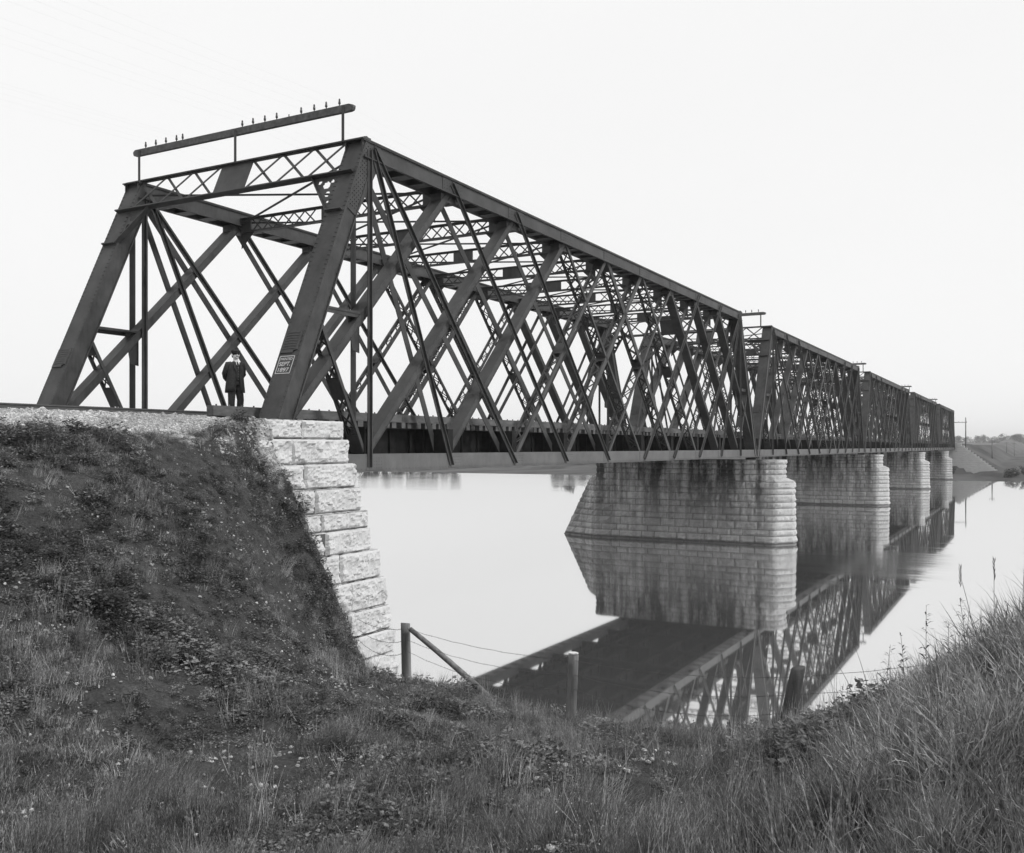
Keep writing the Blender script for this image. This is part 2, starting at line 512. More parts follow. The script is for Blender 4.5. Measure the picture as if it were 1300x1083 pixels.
        for r_ in range(7):
            vc = v0+.09+r_*.075
            for j in range(9):
                u0, u1 = -.22+j*.046, -.22+(j+1)*.046-.012
                bow = lambda u: .03*math.cos(u*6)
                m.bar(F(u0, vc+bow(u0), .036), F(u1, vc+bow(u1), .036), n, 0, .010, -.010, .010)
        if idx == 0 or True:
            m.build('builder_plate', M_STEEL, endposts[idx])
    def F(u, v, t): return p + e*v + n*(.25+t) + Vector((0, .30-u, 0))
    m = MB(BASE); a, b, c, d = -.25, .21, 2.60, 3.08
    for u0, v0, u1, v1 in ((a, c, b, c), (a, d, b, d), (a, c, a, d), (b, c, b, d)):
        m.bar(F(u0, v0, .001), F(u1, v1, .001), n, 0, .004, -.010, .010)
    Mx = Matrix(((0, e.x, n.x, 0), (-1, e.y, n.y, 0), (0, e.z, n.z, 0), (0, 0, 0, 1)))
    for txt, u, v, sz, wd in (('PAINTED', -.02, 2.965, .125, .38), ('SEPT.', -.03, 2.805, .20, .36), ('1897', -.02, 2.64, .20, .34)):
        cu = bpy.data.curves.new('lettering', 'FONT'); cu.body = txt; cu.size = 1.0; cu.offset = .02
        to = bpy.data.objects.new('lettering', cu); COL.objects.link(to)
        bpy.context.view_layer.update()
        dg = bpy.context.evaluated_depsgraph_get(); me = to.evaluated_get(dg).to_mesh()
        xs = [vv.co.x for vv in me.vertices]; ys = [vv.co.y for vv in me.vertices]
        w0, w1, h0, h1 = min(xs), max(xs), min(ys), max(ys)
        hh = {'PAINTED': .07}.get(txt, .115)
        vs = []
        for vv in me.vertices:
            uu = u + ((vv.co.x-w0)/(w1-w0)-.5)*wd; v_ = v + (vv.co.y-h0)/(h1-h0)*hh
            vs.append(F(uu, v_, .004))
        m.add(vs, [tuple(pl.vertices) for pl in me.polygons])
        to.to_mesh_clear() if False else None
        bpy.data.objects.remove(to)
    sg = m.build('painted_sign', M_SIGN, endposts[0])
    sg['label'] = 'white painted lettering PAINTED SEPT. 1897 in a thin frame'
    # bearing shoes
    for X in (.28, SPAN-.28):
        for y in (.30, WID-.30):
            m = MB(BASE); m.box(X-.22, X+.22, y-.34, y+.34, 5.45, 5.53); m.box(X-.14, X+.14, y-.28, y+.28, 5.53, Z0-.013)
            m.build('bearing_shoe', M_STEEL, root)
    return root, sg

def lace(m, a, b, ya, yb, w, pitch):
    """two channels joined by zigzag lacing bars on both faces"""
    va, vb = Vector((a[0], 0, a[1])), Vector((b[0], 0, b[1])); d = (vb-va).normalized()
    L = (vb-va).length; nn = Vector((-d.z, 0, d.x))
    ys = sorted((ya, yb)); inn = .06
    for y, s in ((ys[0], 1), (ys[1], -1)):
        A = va + Vector((0, y, 0)); B = vb + Vector((0, y, 0))
        m.bar(A, B, YB, -.008, .008, -w/2, w/2)
        for t in (-1, 1):
            m.bar(A + nn*t*(w/2-.006), B + nn*t*(w/2-.006), YB, min(0, s*inn), max(0, s*inn), -.006, .006)
    n = max(4, int(L/pitch)); st = L/n
    for face in (-1, 1):
        off = nn*face*(w/2+.004)
        for i in range(n):
            y0, y1 = (ys[0]+.03, ys[1]-.03) if (i % 2 == 0) == (face > 0) else (ys[1]-.03, ys[0]+.03)
            m.bar(va + d*(i*st) + Vector((0, y0, 0)) + off, va + d*((i+1)*st) + Vector((0, y1, 0)) + off, nn, -.004, .004, -.028, .028)
        for s0, s1 in ((0.0, .55), (L/2-.3, L/2+.3), (L-.6, L)):
            m.bar(va + d*s0 + Vector((0, (ya+yb)/2, 0)) + off, va + d*s1 + Vector((0, (ya+yb)/2, 0)) + off, nn, -.005, .005,
                  -(ys[1]-ys[0])/2+.01, (ys[1]-ys[0])/2-.01)

def plate_holes(m, T, y, s_, D, holes):
    """right-triangular bracket plate with round lightening holes, cut by a fine cell grid"""
    W_, H_ = .92, 1.20; n = 34
    for i in range(n):
        for j in range(n):
            u0, u1 = W_*i/n, W_*(i+1)/n; v0, v1 = H_*j/n, H_*(j+1)/n
            uc, vc = (u0+u1)/2, (v0+v1)/2
            if uc/W_ + vc/H_ > 1.0: continue
            if any((uc-a)**2 + (vc-b)**2 < r*r for a, b, r in holes): continue
            vs = [T(y+s_*u, D+.02+v, t) for t in (-.006, .006) for u, v in ((u0, v0), (u1, v0), (u1, v1), (u0, v1))]
            m.add(vs, [(0,1,2,3), (7,6,5,4), (0,4,5,1), (1,5,6,2), (2,6,7,3), (3,7,4,0)])

span1, sign1 = make_span()
SPAN_LABELS = ['second truss span from the near abutment, between the nearest pier and the next one',
               'third and middle truss span of the five, with two spans on either side',
               'fourth truss span, last but one before the far bank',
               'farthest and smallest looking truss span, reaching the far abutment']
_k = {}
for c in bpy.data.objects:
    if c.parent: _k.setdefault(c.parent.name, []).append(c)
def copy_span(o, parent, root=False):
    c = o.copy(); COL.objects.link(c); c.parent = parent
    for ch in _k.get(o.name, []):
        if ch is sign1 : continue
        copy_span(ch, c)
    return c
for i in range(1, 5):
    o = copy_span(span1, None); o.location = (BASE[0]+i*SPAN, BASE[1], BASE[2]); o['label'] = SPAN_LABELS[i-1]

# ------------------------------------------------------------------ telegraph crossarms on the portals
INS = [pix(x, 150, X=PAN)[1] for x in (189, 201.8, 214.6, 228, 235.8, 311.4, 325, 340, 355, 370.5, 386, 402.5, 417.7, 434.5)]
ARMX = PAN - .12
def make_arm():
    root = empty('telegraph_crossarm', (ARMX, WID/2, ZT+.05))
    off = (ARMX, WID/2, ZT+.05)
    m = MB(off)
    y0, y1, z0, z1 = .42, 9.15, 15.47, 15.67
    prof = [(y0, z0+.09), (y0+.03, z0+.02), (y0+.12, z0), (y1-.12, z0), (y1-.03, z0+.02), (y1, z0+.09), (y1, z1-.06), (y1-.08, z1), (y0+.15, z1), (y0, z1-.05)]
    k = len(prof); vs = [(ARMX-.06, y, z) for y, z in prof] + [(ARMX+.06, y, z) for y, z in prof]
    m.add(vs, [tuple(range(k)), tuple(range(2*k-1, k-1, -1))] + [(i, i+k, (i+1) % k+k, (i+1) % k) for i in range(k)])
    m.build('crossarm', M_TIMBER, root)
    for y in (.75, 4.75, 8.85):
        m = MB(off); m.box(ARMX-.09, ARMX-.065, y-.04, y+.04, ZT+.05, 15.62); m.box(ARMX-.09, ARMX+.10, y-.05, y+.05, ZT+.05, ZT+.065)
        m.tube([(ARMX-.10, y, 15.57), (ARMX+.08, y, 15.57)], .015, 6)
        m.build('bracket', M_STEEL, root)
    for i, y in enumerate(INS):
        m = MB(off); m.tube([(ARMX, y, 15.66), (ARMX, y, 15.76)], .016, 6)
        pin = m.build('pin', M_WIRE, root)
        if i in (9,): continue
        m = MB(off)
        m.tube([(ARMX, y, 15.735), (ARMX, y, 15.745), (ARMX, y, 15.80), (ARMX, y, 15.815), (ARMX, y, 15.83), (ARMX, y, 15.87), (ARMX, y, 15.885)],
               [.034, .036, .032, .023, .026, .024, .010], 10)
        m.build('insulator', M_GLASS, pin)
    return root
arm = make_arm()
tag(arm, 'long telegraph crossarm with glass insulators on the portal of the nearest span', 'crossarm', 'telegraph crossarms on the bridge portals')
for i, lb in enumerate(('telegraph crossarm above the second span, seen just past the end of the nearest truss',
                        'telegraph crossarm standing on the portal of the third span',
                        'telegraph crossarm standing on the portal of the fourth span',
                        'farthest telegraph crossarm, on the portal of the last span')):
    o = copy_tree(arm); o.location.x = ARMX + (i+1)*SPAN; o['label'] = lb
for i, y in enumerate(INS):
    if i == 9: continue
    m = MB(); pts = []
    knots = [(-46.0, y*.92+.4, 14.3)] + [(ARMX+k*SPAN, y, 15.825) for k in range(5)] + [(241.0, 4.7+(y-4.7)*.25, 13.0)]
    for a, b in zip(knots[:-1], knots[1:]):
        for t in range(0, 12):
            f = t/12; pts.append((a[0]+(b[0]-a[0])*f, a[1]+(b[1]-a[1])*f, a[2]+(b[2]-a[2])*f - .45*4*f*(1-f)))
    pts.append(knots[-1]); m.tube(pts, .0011, 4, False)
    o = m.build('telegraph_wire', M_LINE)
    tag(o, 'thin faint telegraph wire strung along the top of the bridge', 'wire', 'telegraph wires along the bridge')

# ------------------------------------------------------------------ tracks
for ti, (ya, yb, r0, r1, lb) in enumerate(((1.20, 4.50, 2.18, 3.62, 'nearer railway track crossing the bridge, close to the standing man'),
                                        (4.88, 8.18, 5.76, 7.20, 'farther railway track, on the far side of the deck'))):
    root = empty('railway_track', (0, (r0+r1)/2, 7.0)); tag(root, lb, 'railway track', 'railway tracks over the bridge')
    off = (0, (r0+r1)/2, 7.0)
    for y in (r0, r1):
        m = MB(off); xa, xb = -70, 330
        prof = [(-.065, 7.03), (.065, 7.03), (.065, 7.042), (.012, 7.065), (.012, 7.135), (.032, 7.145), (.032, 7.175), (-.032, 7.175), (-.032, 7.145), (-.012, 7.135), (-.012, 7.065), (-.065, 7.042)]
        k = len(prof); vs = [(xa, y+a, z) for a, z in prof] + [(xb, y+a, z) for a, z in prof]
        m.add(vs, [tuple(range(k)), tuple(range(2*k-1, k-1, -1))] + [(i, i+k, (i+1) % k+k, (i+1) % k) for i in range(k)])
        m.build('rail', M_RAIL, root)
    m = MB(off); x = -69.8
    while x < 329:
        j = random.uniform(-.05, .05); br = 0 < x < 5*SPAN
        e0 = .95 if (br and ti == 0) else ya; e1 = WID-.95 if (br and ti == 1) else yb
        w = random.uniform(.10, .125)
        m.box(x-w, x+w, e0+j, e1+random.uniform(-.05, .05), 6.855, 7.03 - random.uniform(0, .006)); x += .42
    s = m.build('sleepers', M_TIMBER, root); s['kind'] = 'stuff'
# ------------------------------------------------------------------ masonry
def fbm(x, y, z): return mnoise.fractal(Vector((x, y, z)), .6, 2.1, 4)
def rock_face(m, A, B, C_, D_, nrm, nu, nv, amp, inset=.012, back=.04, seed=0.0):
    """quarry-faced block front on the quad A B C D (A-B bottom); rim chamfered back into the joint"""
    A, B, C_, D_ = map(Vector, (A, B, C_, D_)); nrm = Vector(nrm).normalized()
    Lu = ((B-A).length+(C_-D_).length)/2; Lv = (D_-A).length
    vs = []; tone = random.uniform(-.3, .3)
    for j in range(nv+1):
        for i in range(nu+1):
            u, v = i/nu, j/nv
            iu = inset/Lu; iv = inset/Lv
            uu = iu + u*(1-2*iu); vv = iv + v*(1-2*iv)
            P = (A*(1-uu)+B*uu)*(1-vv) + (D_*(1-uu)+C_*uu)*vv
            du = min(u, 1-u)*Lu; dv = min(v, 1-v)*Lv; d = min(du, dv)
            if i in (0, nu) or j in (0, nv): h = -back
            else:
                k = min(1, d/.05)
                n_ = fbm(P.x*2.3+seed, P.y*2.3, P.z*3.2); n2 = fbm(P.x*6+seed, P.y*6, P.z*10)
                h = amp*(.35 + .65*k)*max(.12, .75 + .9*n_ - .55*abs(n2)*2)
            vs.append(P + nrm*h)
    fs = [(j*(nu+1)+i, j*(nu+1)+i+1, (j+1)*(nu+1)+i+1, (j+1)*(nu+1)+i) for j in range(nv) for i in range(nu)]
    m.add(vs, fs, False)

def outline_low(z):
    w = 1.55 - .045*z; t = z/4.05
    return [(-w, -1.50-.02*z+.05*t), (-.32, -2.50+.10*t), (.32, -2.50+.10*t), (w, -1.50), (w, 11.0), (.2, 13.95-2.05*t), (-.2, 13.95-2.05*t), (-w, 11.0)]
def outline_up(z, grow=0.0):
    w = 1.55 - .045*z + grow
    pts = []
    for k in range(6):
        a = math.pi + math.pi*k/5; pts.append((math.cos(a)*w, -1.05 + math.sin(a)*(.80+grow)))
    for k in range(6):
        a = math.pi*k/5; pts.append((math.cos(a)*w, 10.55 + math.sin(a)*(.75+grow)))
    return pts
def masonry_ring(m, body, pl, pu, z0, z1, cx, fine, blk, amp, course):
    n = len(pl)
    for i in range(n):
        a0, b0, a1, b1 = pl[i], pl[(i+1) % n], pu[i], pu[(i+1) % n]
        L = math.hypot(b0[0]-a0[0], b0[1]-a0[1])
        nr = Vector(((b0[1]-a0[1]), -(b0[0]-a0[0]), 0)).normalized()
        k = max(1, round(L/blk))
        cuts = [0.0] + [min(.97, max(.03, (j + (.5 if course % 2 else 0) + random.uniform(-.34, .34))/k)) for j in range(1, k)] + [1.0]
        if course % 2 and k > 1: cuts = sorted(set([0.0, .5/k*random.uniform(.8, 1.2)] + [c for c in cuts if c > .8/k]))
        for c0, c1 in zip(cuts[:-1], cuts[1:]):
            A = (cx+a0[0]+(b0[0]-a0[0])*c0, a0[1]+(b0[1]-a0[1])*c0, z0); B = (cx+a0[0]+(b0[0]-a0[0])*c1, a0[1]+(b0[1]-a0[1])*c1, z0)
            D_ = (cx+a1[0]+(b1[0]-a1[0])*c0, a1[1]+(b1[1]-a1[1])*c0, z1); C_ = (cx+a1[0]+(b1[0]-a1[0])*c1, a1[1]+(b1[1]-a1[1])*c1, z1)
            nu = max(3, int((c1-c0)*L/.13*fine)); nv = max(3, int((z1-z0)/.11*fine))
            rock_face(m, A, B, C_, D_, nr, nu, nv, amp, .013, .045, random.uniform(0, 50))
    ins = .048
    def sh(ps, z):
        c = (sum(p[0] for p in ps)/n, sum(p[1] for p in ps)/n)
        return [(cx+p[0]-math.copysign(min(ins, abs(p[0]-c[0])), p[0]-c[0]), p[1]-math.copysign(ins, p[1]-c[1]), z) for p in ps]
    body.loft([sh(pl, z0-.01), sh(pu, z1-.002)], False, True)

def make_pier(cx):
    root = empty('bridge_pier', (cx, WID/2, 0)); off = (cx, WID/2, 0)
    m = MB(off); body = MB(off); ZL = [-.9, -.42, .08, .58, .98, 1.50, 1.88, 2.36, 2.74, 3.24, 3.60, 4.05]
    for c in range(11):
        masonry_ring(m, body, outline_low(ZL[c]), outline_low(ZL[c+1]), ZL[c], ZL[c+1], cx, 1.0, 1.1, .07, c)
    # weathered shoulders of the two cutwaters
    zt = 4.05; ps = outline_low(zt)
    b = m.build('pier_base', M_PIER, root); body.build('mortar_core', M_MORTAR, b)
    for tip in (0, 1):
        if tip == 0: poly = [ps[0], ps[1], ps[2], ps[3], (ps[3][0], -.9), (ps[0][0], -.9)]
        else: poly = [ps[4], ps[5], ps[6], ps[7], (ps[7][0], 10.4), (ps[4][0], 10.4)]
        lo = [(cx+x, y, zt) for x, y in poly]
        ymid = -.9 if tip == 0 else 10.4
        hi = [(cx+x*.9, y+(ymid-y)*.35, zt+.22+(.12 if k in (4, 5) else 0)) for k, (x, y) in enumerate(poly)]
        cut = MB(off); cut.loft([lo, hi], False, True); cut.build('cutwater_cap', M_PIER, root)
    m = MB(off); body = MB(off)
    for c, (z0, z1) in enumerate(((4.05, 4.50), (4.50, 4.84), (4.84, 5.20))):
        g = 0
        masonry_ring(m, body, outline_up(z0, g), outline_up(z1, g), z0, z1, cx, 1.0, 1.05, .06, c)
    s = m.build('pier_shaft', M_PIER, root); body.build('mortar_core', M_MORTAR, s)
    m = MB(off); body = MB(off)
    masonry_ring(m, body, outline_up(5.2, .07), outline_up(5.2, .07), 5.19, 5.44, cx, 1.0, 1.3, .03, 1)
    body.loft([[(cx+x, y, 5.40) for x, y in outline_up(5.2, .05)], [(cx+x, y, 5.447) for x, y in outline_up(5.2, .05)]], False, True)
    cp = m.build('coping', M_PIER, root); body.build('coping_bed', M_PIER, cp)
    return root
PL = ['nearest stone pier with a sloping cutwater, under the end of the first truss span',
      'second stone pier from the near bank, partly behind the nearest pier',
      'third stone pier in the row standing in the river', 'farthest stone pier in the river, close to the far bank']
pier = make_pier(SPAN); tag(pier, PL[0], 'bridge pier', 'stone piers of the bridge')
for i in range(1, 4):
    o = copy_tree(pier); o.location.x = SPAN*(i+1); o['label'] = PL[i]

# near abutment: stepped rock-faced quoins, measured course by course
COURSES = [(535, 558, 436.5), (558, 588.3, 442.7), (588.3, 618, 451.5), (618, 647.7, 459), (647.7, 669.5, 468), (669.5, 698, 471),
           (698, 731.5, 482.5), (731.5, 767, 490), (767, 796.5, 495), (796.5, 826, 499), (826, 856, 503), (856, 890, 507)]
AB = (0.0, WID/2, 0.0)
ab = empty('stone_abutment', AB); tag(ab, 'near stone abutment of stepped rock faced blocks set into the grassy embankment', 'abutment')
m = MB(AB); core = MB(AB); top = MB(AB)
zprev = None
LEFT = -.75
for k, (ya, yb, xr) in enumerate(COURSES):
    Yk = -.74 - .085*k
    xR, _, zt = pix(xr, ya, Y=Yk); zb = pix(xr, yb, Y=Yk)[2]
    if zprev is not None: zt = zprev
    zprev = zb
    # south face
    cuts = [LEFT]; x = xR
    first = [1.55, 2.1, 1.9, 1.75, 1.8, 1.75, 1.6, 1.45, 1.7, 1.8, 1.6, 1.6][k]
    xs = [xR, xR-first]
    while xs[-1] > LEFT: xs.append(xs[-1]-random.uniform(.7, 1.5))
    for b_, a_ in zip(xs[:-1], xs[1:]):
        a_ = max(a_, LEFT-.3); jy = random.uniform(-.05, .05)
        rock_face(m, (a_, Yk+jy, zb), (b_, Yk+jy, zb), (b_, Yk+jy, zt), (a_, Yk+jy, zt), (0, -1, 0),
                  max(4, int((b_-a_)/.045)), max(4, int((zt-zb)/.045)), .075, .008, .035, random.uniform(0, 90))
    # river face
    ys = [Yk]
    while ys[-1] < WID+1: ys.append(min(WID+1.2, ys[-1]+random.uniform(.8, 1.5)))
    xf = xR if k > 2 or True else xR
    lim = WID+1.2 if zt < 5.45 else 0.0
    for a_, b_ in zip(ys[:-1], ys[1:]):
        if zt > 5.5: b_ = min(b_, -.14)
        if b_ <= a_: break
        rock_face(m, (xR, a_, zb), (xR, b_, zb), (xR, b_, zt), (xR, a_, zt), (1, 0, 0), max(4, int((b_-a_)/.12)), 5, .05, .012, .035, random.uniform(0, 90))
        if zt > 5.5: break
    yn = -.12 if zt > 5.5 else WID+1.2
    core.box(LEFT-.3, xR-.035, Yk+.035, yn, zb-.01, zt-.012)
    # dressed bed: top of each course with its ledge
    nx = max(3, int((xR-LEFT)/.12)); vs = []; fs = []
    rows = [Yk+.01, Yk+.10, Yk+.3, yn]
    for j, y in enumerate(rows):
        for i in range(nx+1):
            x = LEFT-.3 + (xR-.01-LEFT+.3)*i/nx
            vs.append((x, y, zt-.004+.015*fbm(x*5, y*5, k) - (.02 if j == 0 else 0)))
    for j in range(3):
        for i in range(nx):
            q = j*(nx+1)+i; fs.append((q, q+1, q+nx+2, q+nx+1))
    top.add(vs, fs)
wf = m.build('wall_face', M_STONE, ab); core.build('mortar_core', M_MORTAR, wf); top.build('course_tops', M_STONE, wf)
m = MB(AB)
m.box(-3.2, 1.75, -.10, WID+1.1, 4.6, 5.445)                    # bridge seat
m.build('bridge_seat', M_STONE, ab)
m = MB(AB); m.box(-3.2, .03, .35, WID+1.1, 5.445, 6.83)
m.build('backwall', M_STONE, ab)

# far abutment with its stepped wing wall running down the bank
FX = 5*SPAN
fa = empty('stone_abutment', (FX, WID/2, 0)); tag(fa, 'far pale stone abutment with a triangular stepped wing wall beside the river', 'abutment')
OF = (FX, WID/2, 0)
m = MB(OF); core = MB(OF)
h = .5
for c in range(-1, 14):
    z0, z1 = c*h, (c+1)*h
    ys = -1.4 - (13-c)*.62
    y0 = ys
    x0 = FX-1.4-.03*(13-c)
    yend = WID+1.5 if z1 <= 5.46 else -.5
    k = max(1, int((yend-y0)/1.4))
    for i in range(k):
        a_, b_ = y0+(yend-y0)*i/k, y0+(yend-y0)*(i+1)/k
        rock_face(m, (x0, b_, z0), (x0, a_, z0), (x0, a_, z1), (x0, b_, z1), (-1, 0, 0), 6, 4, .02, .004, .004, random.uniform(0, 90))
    rock_face(m, (x0, y0, z0), (x0+1.1, y0, z0), (x0+1.1, y0, z1), (x0, y0, z1), (0, -1, 0), 5, 4, .02, .004, .004, random.uniform(0, 90))
    core.box(x0+.03, x0+1.5, y0+.03, yend, z0-.01, z1-.005)
w = m.build('wing_wall', M_WING, fa); core.build('wall_core', M_WING, w)
m = MB(OF); m.box(FX-1.2, FX+3, -.4, WID+1.4, 0, 5.44); m.box(FX+.62, FX+3, -.4, WID+1.4, 5.44, 6.84); m.build('bridge_seat', M_STONE, fa)

# ------------------------------------------------------------------ terrain
def hash2(ix, iy):
    n = (ix.astype(np.int64)*374761393 + iy.astype(np.int64)*668265263) & 0x7fffffff
    n = ((n ^ (n >> 13)) * 1274126177) & 0x7fffffff
    return (n & 0xffff) / 65535.0
def vnoise(x, y):
    ix = np.floor(x); iy = np.floor(y); fx = x-ix; fy = y-iy
    fx = fx*fx*(3-2*fx); fy = fy*fy*(3-2*fy)
    a = hash2(ix, iy); b = hash2(ix+1, iy); c = hash2(ix, iy+1); d = hash2(ix+1, iy+1)
    return (a*(1-fx)+b*fx)*(1-fy) + (c*(1-fx)+d*fx)*fy
def fnoise(x, y, o=4):
    s = 0; a = .5
    for k in range(o):
        s = s + a*vnoise(x*2**k+17.3*k, y*2**k+5.1*k); a *= .5
    return s
def sstep(a, b, x):
    t = np.clip((x-a)/(b-a), 0, 1); return t*t*(3-2*t)

CP = []
def c_px(*rows):
    for px, py, d in rows: CP.append(pix(px, py, d))
# grassy slope, hollow in front of it and the mound on the right, surveyed from the plate
c_px((352, 566, 21.4), (345, 625, 20.9), (352, 690, 20.5), (354, 745, 20.4), (384, 800, 20.4), (430, 838, 20.2), (500, 874, 20.0), (570, 880, 18.6), (640, 900, 17.3),
     (726, 928, 16.0), (850, 940, 15.3), (960, 950, 14.3), (1005, 962, 13.0), (1060, 962, 11.6), (1130, 930, 9.8), (1200, 885, 8.3), (1300, 835, 7.2),
     (326, 570, 20.6), (330, 640, 19.4), (335, 720, 18.4), (365, 800, 17.6), (300, 800, 14.8), (150, 800, 12.6), (0, 800, 11.3), (0, 680, 13.3),
     (150, 680, 15.0), (300, 680, 17.2), (450, 880, 15.5), (600, 930, 12.8), (750, 960, 10.8), (900, 975, 9.8), (450, 990, 9.2), (600, 1000, 8.2),
     (900, 1083, 4.6), (600, 1083, 6.2), (300, 1083, 7.3), (0, 1083, 7.8), (1300, 1083, 3.4), (1150, 1000, 4.8), (1000, 1010, 6.2), (1150, 930, 7.0),
     (1250, 930, 5.4), (800, 1010, 7.6))
CP += [(x, -.5, 6.60) for x in (-40, -30, -22, -16, -11, -7, -4, -2)]
CP += [(x, -3.0, 5.0) for x in (-40, -28, -18)] + [(x, -7.5, 3.2) for x in (-40, -28, -20)] + [(x, -14, 4.2) for x in (-40, -28)]
CP += [(-16.64, -15.8, 4.72), (-18, -19, 4.9), (-12, -19, 5.0), (-8, -22, 4.8), (-20, -30, 5.0), (-10, -30, 4.4), (-35, -30, 5.0), (-14, -42, 5)]
CP += [(2.6, y, -.9) for y in (-2.2, -4, -7, -10, -13, -16, -20, -26, -34)] + [(6, y, -1.8) for y in (-3, -9, -16, -26, -40)]
CP = np.array(CP)
def tps_fit(P, lam=.004):
    n = len(P); d = np.hypot(P[:, None, 0]-P[None, :, 0], P[:, None, 1]-P[None, :, 1])
    K = np.where(d > 0, d*d*np.log(d+1e-12), 0) + lam*n*np.eye(n)
    Q = np.c_[np.ones(n), P[:, :2]]
    A = np.zeros((n+3, n+3)); A[:n, :n] = K; A[:n, n:] = Q; A[n:, :n] = Q.T
    return np.linalg.solve(A, np.r_[P[:, 2], 0, 0, 0])
TW = tps_fit(CP)
def tps(x, y):
    out = TW[-3] + TW[-2]*x + TW[-1]*y
    for i in range(len(CP)):
        d2 = (x-CP[i, 0])**2 + (y-CP[i, 1])**2
        out = out + TW[i]*.5*d2*np.log(d2+1e-9)
    return out
def ground_z(x, y):
    x = np.asarray(x, float); y = np.asarray(y, float)
    xc = np.clip(x, -40, 7); yc = np.clip(y, -40, 0)
    z = tps(xc, yc)
    z = z + (fnoise(x*.9, y*.9)-.47)*.42*sstep(-1.0, -2.0, y) + (fnoise(x*3.1, y*3.1, 3)-.45)*.20
    # ballasted formation and the slope on its far side
    prof = np.interp(y, [-.9, -.5, .6, 1.15, 8.3, 8.8, 10, 17, 60], [6.35, 6.60, 6.86, 6.99, 6.99, 6.86, 6.5, 2.2, 1.6])
    prof = prof + (fnoise(x*5, y*5, 3)-.45)*.05*(np.abs(y-4.7) > 3.6)
    heap = sstep(-2.4, -1.3, x)*(1-sstep(-.60, -.30, x))*sstep(-1.0, -.70, y)*(1-sstep(.6, .9, y))
    riv = sstep(-.4, 3.5, x - np.clip((y-11)*.15, 0, 30))
    prof = np.where((y > -.2), prof*(1-riv) - 1.5*riv, prof)
    k = sstep(-.9, -.45, y)
    z = z*(1-k) + prof*k
    z = z*(1-heap) + np.maximum(z, 6.90 + (fnoise(x*4, y*4, 3)-.45)*.08)*heap
    # inside the masonry footprint keep the soil below the bearings
    ins = (x > .02) & (y > -.40)
    z = np.where(ins, np.minimum(z, 4.3 - 1.2*np.clip(x, 0, 6)), z)
    east = (y > -.9) & (x > 1.2)
    z = np.where(east, np.minimum(z, np.maximum(1.0-(x-1.2)*1.3, -2.0)), z)
    z = np.where(x > 9, -2.0, np.maximum(z, -2.0))
    return z
gx = np.concatenate([np.linspace(-260, -45, 14), np.linspace(-42, -24, 20), np.arange(-23, 3.2, .13), np.arange(3.4, 12, .8), [14, 18]])
gy = np.concatenate([np.linspace(-260, -45, 12), np.linspace(-42, -21, 16), np.arange(-20, 1.6, .13), np.arange(1.8, 10.6, .4), np.arange(11, 30, 1.5), np.linspace(34, 300, 12)])
GX, GY = np.meshgrid(gx, gy); GZ = ground_z(GX, GY)
def grid_mesh(name, GX, GY, GZ, mat):
    ny, nx = GX.shape
    me = bpy.data.meshes.new(name)
    vs = np.c_[GX.ravel(), GY.ravel(), GZ.ravel()]
    idx = (np.arange(ny-1)[:, None]*nx + np.arange(nx-1)[None, :]).ravel()
    fs = np.c_[idx, idx+1, idx+nx+1, idx+nx]
    me.from_pydata(vs.tolist(), [], fs.tolist()); me.polygons.foreach_set('use_smooth', [True]*len(fs))
    me.materials.append(mat); me.update()
    o = bpy.data.objects.new(name, me); COL.objects.link(o); return o

# soil: dark earth, with pale gravel on the formation
m_, nt, b = newmat('soil'); M_SOIL = m_
g = N(nt, 'ShaderNodeNewGeometry').outputs['Position']
sp = N(nt, 'ShaderNodeSeparateXYZ'); nt.links.new(g, sp.inputs[0])
dark = ramp(nt, mul(nt, mul(nt, noise(nt, g, 3.0, 6, .7), .5), mul(nt, noise(nt, g, 28, 6, .75), .5), 'ADD'), [(.3, .02), (.5, .05), (.62, .08), (.75, .22)])
vor = N(nt, 'ShaderNodeTexVoronoi'); vor.inputs['Scale'].default_value = 22; nt.links.new(g, vor.inputs['Vector'])
grav = ramp(nt, mul(nt, N(nt, 'ShaderNodeRGBToBW').outputs[0], 1), [(0, .2), (1, .5)])
bw = nt.nodes['RGB to BW'] if 'RGB to BW' in nt.nodes else [n for n in nt.nodes if n.type == 'RGBTOBW'][0]
nt.links.new(vor.outputs['Color'], bw.inputs[0])
edge = mul(nt, sp.outputs[1], mul(nt, noise(nt, g, 1.6, 5, .6), 2.4), 'ADD')
mk_ = ramp(nt, edge, [(.30, 0), (.36, 1)])      # Y + noise > threshold
mr = N(nt, 'ShaderNodeMapRange'); mr.inputs[1].default_value = .15; mr.inputs[2].default_value = .65
nt.links.new(edge, mr.inputs[0])
mx = N(nt, 'ShaderNodeMix', data_type='RGBA'); nt.links.new(mr.outputs[0], mx.inputs[0]); nt.links.new(dark, mx.inputs[6]); nt.links.new(grav, mx.inputs[7])
nt.links.new(mx.outputs[2], b.inputs['Base Color']); b.inputs['Roughness'].default_value = .95; b.inputs['Specular IOR Level'].default_value = .1
bump(nt, b, vor.outputs['Distance'], .03)
ground = tag(grid_mesh('ground', GX, GY, GZ, M_SOIL), kind='structure')

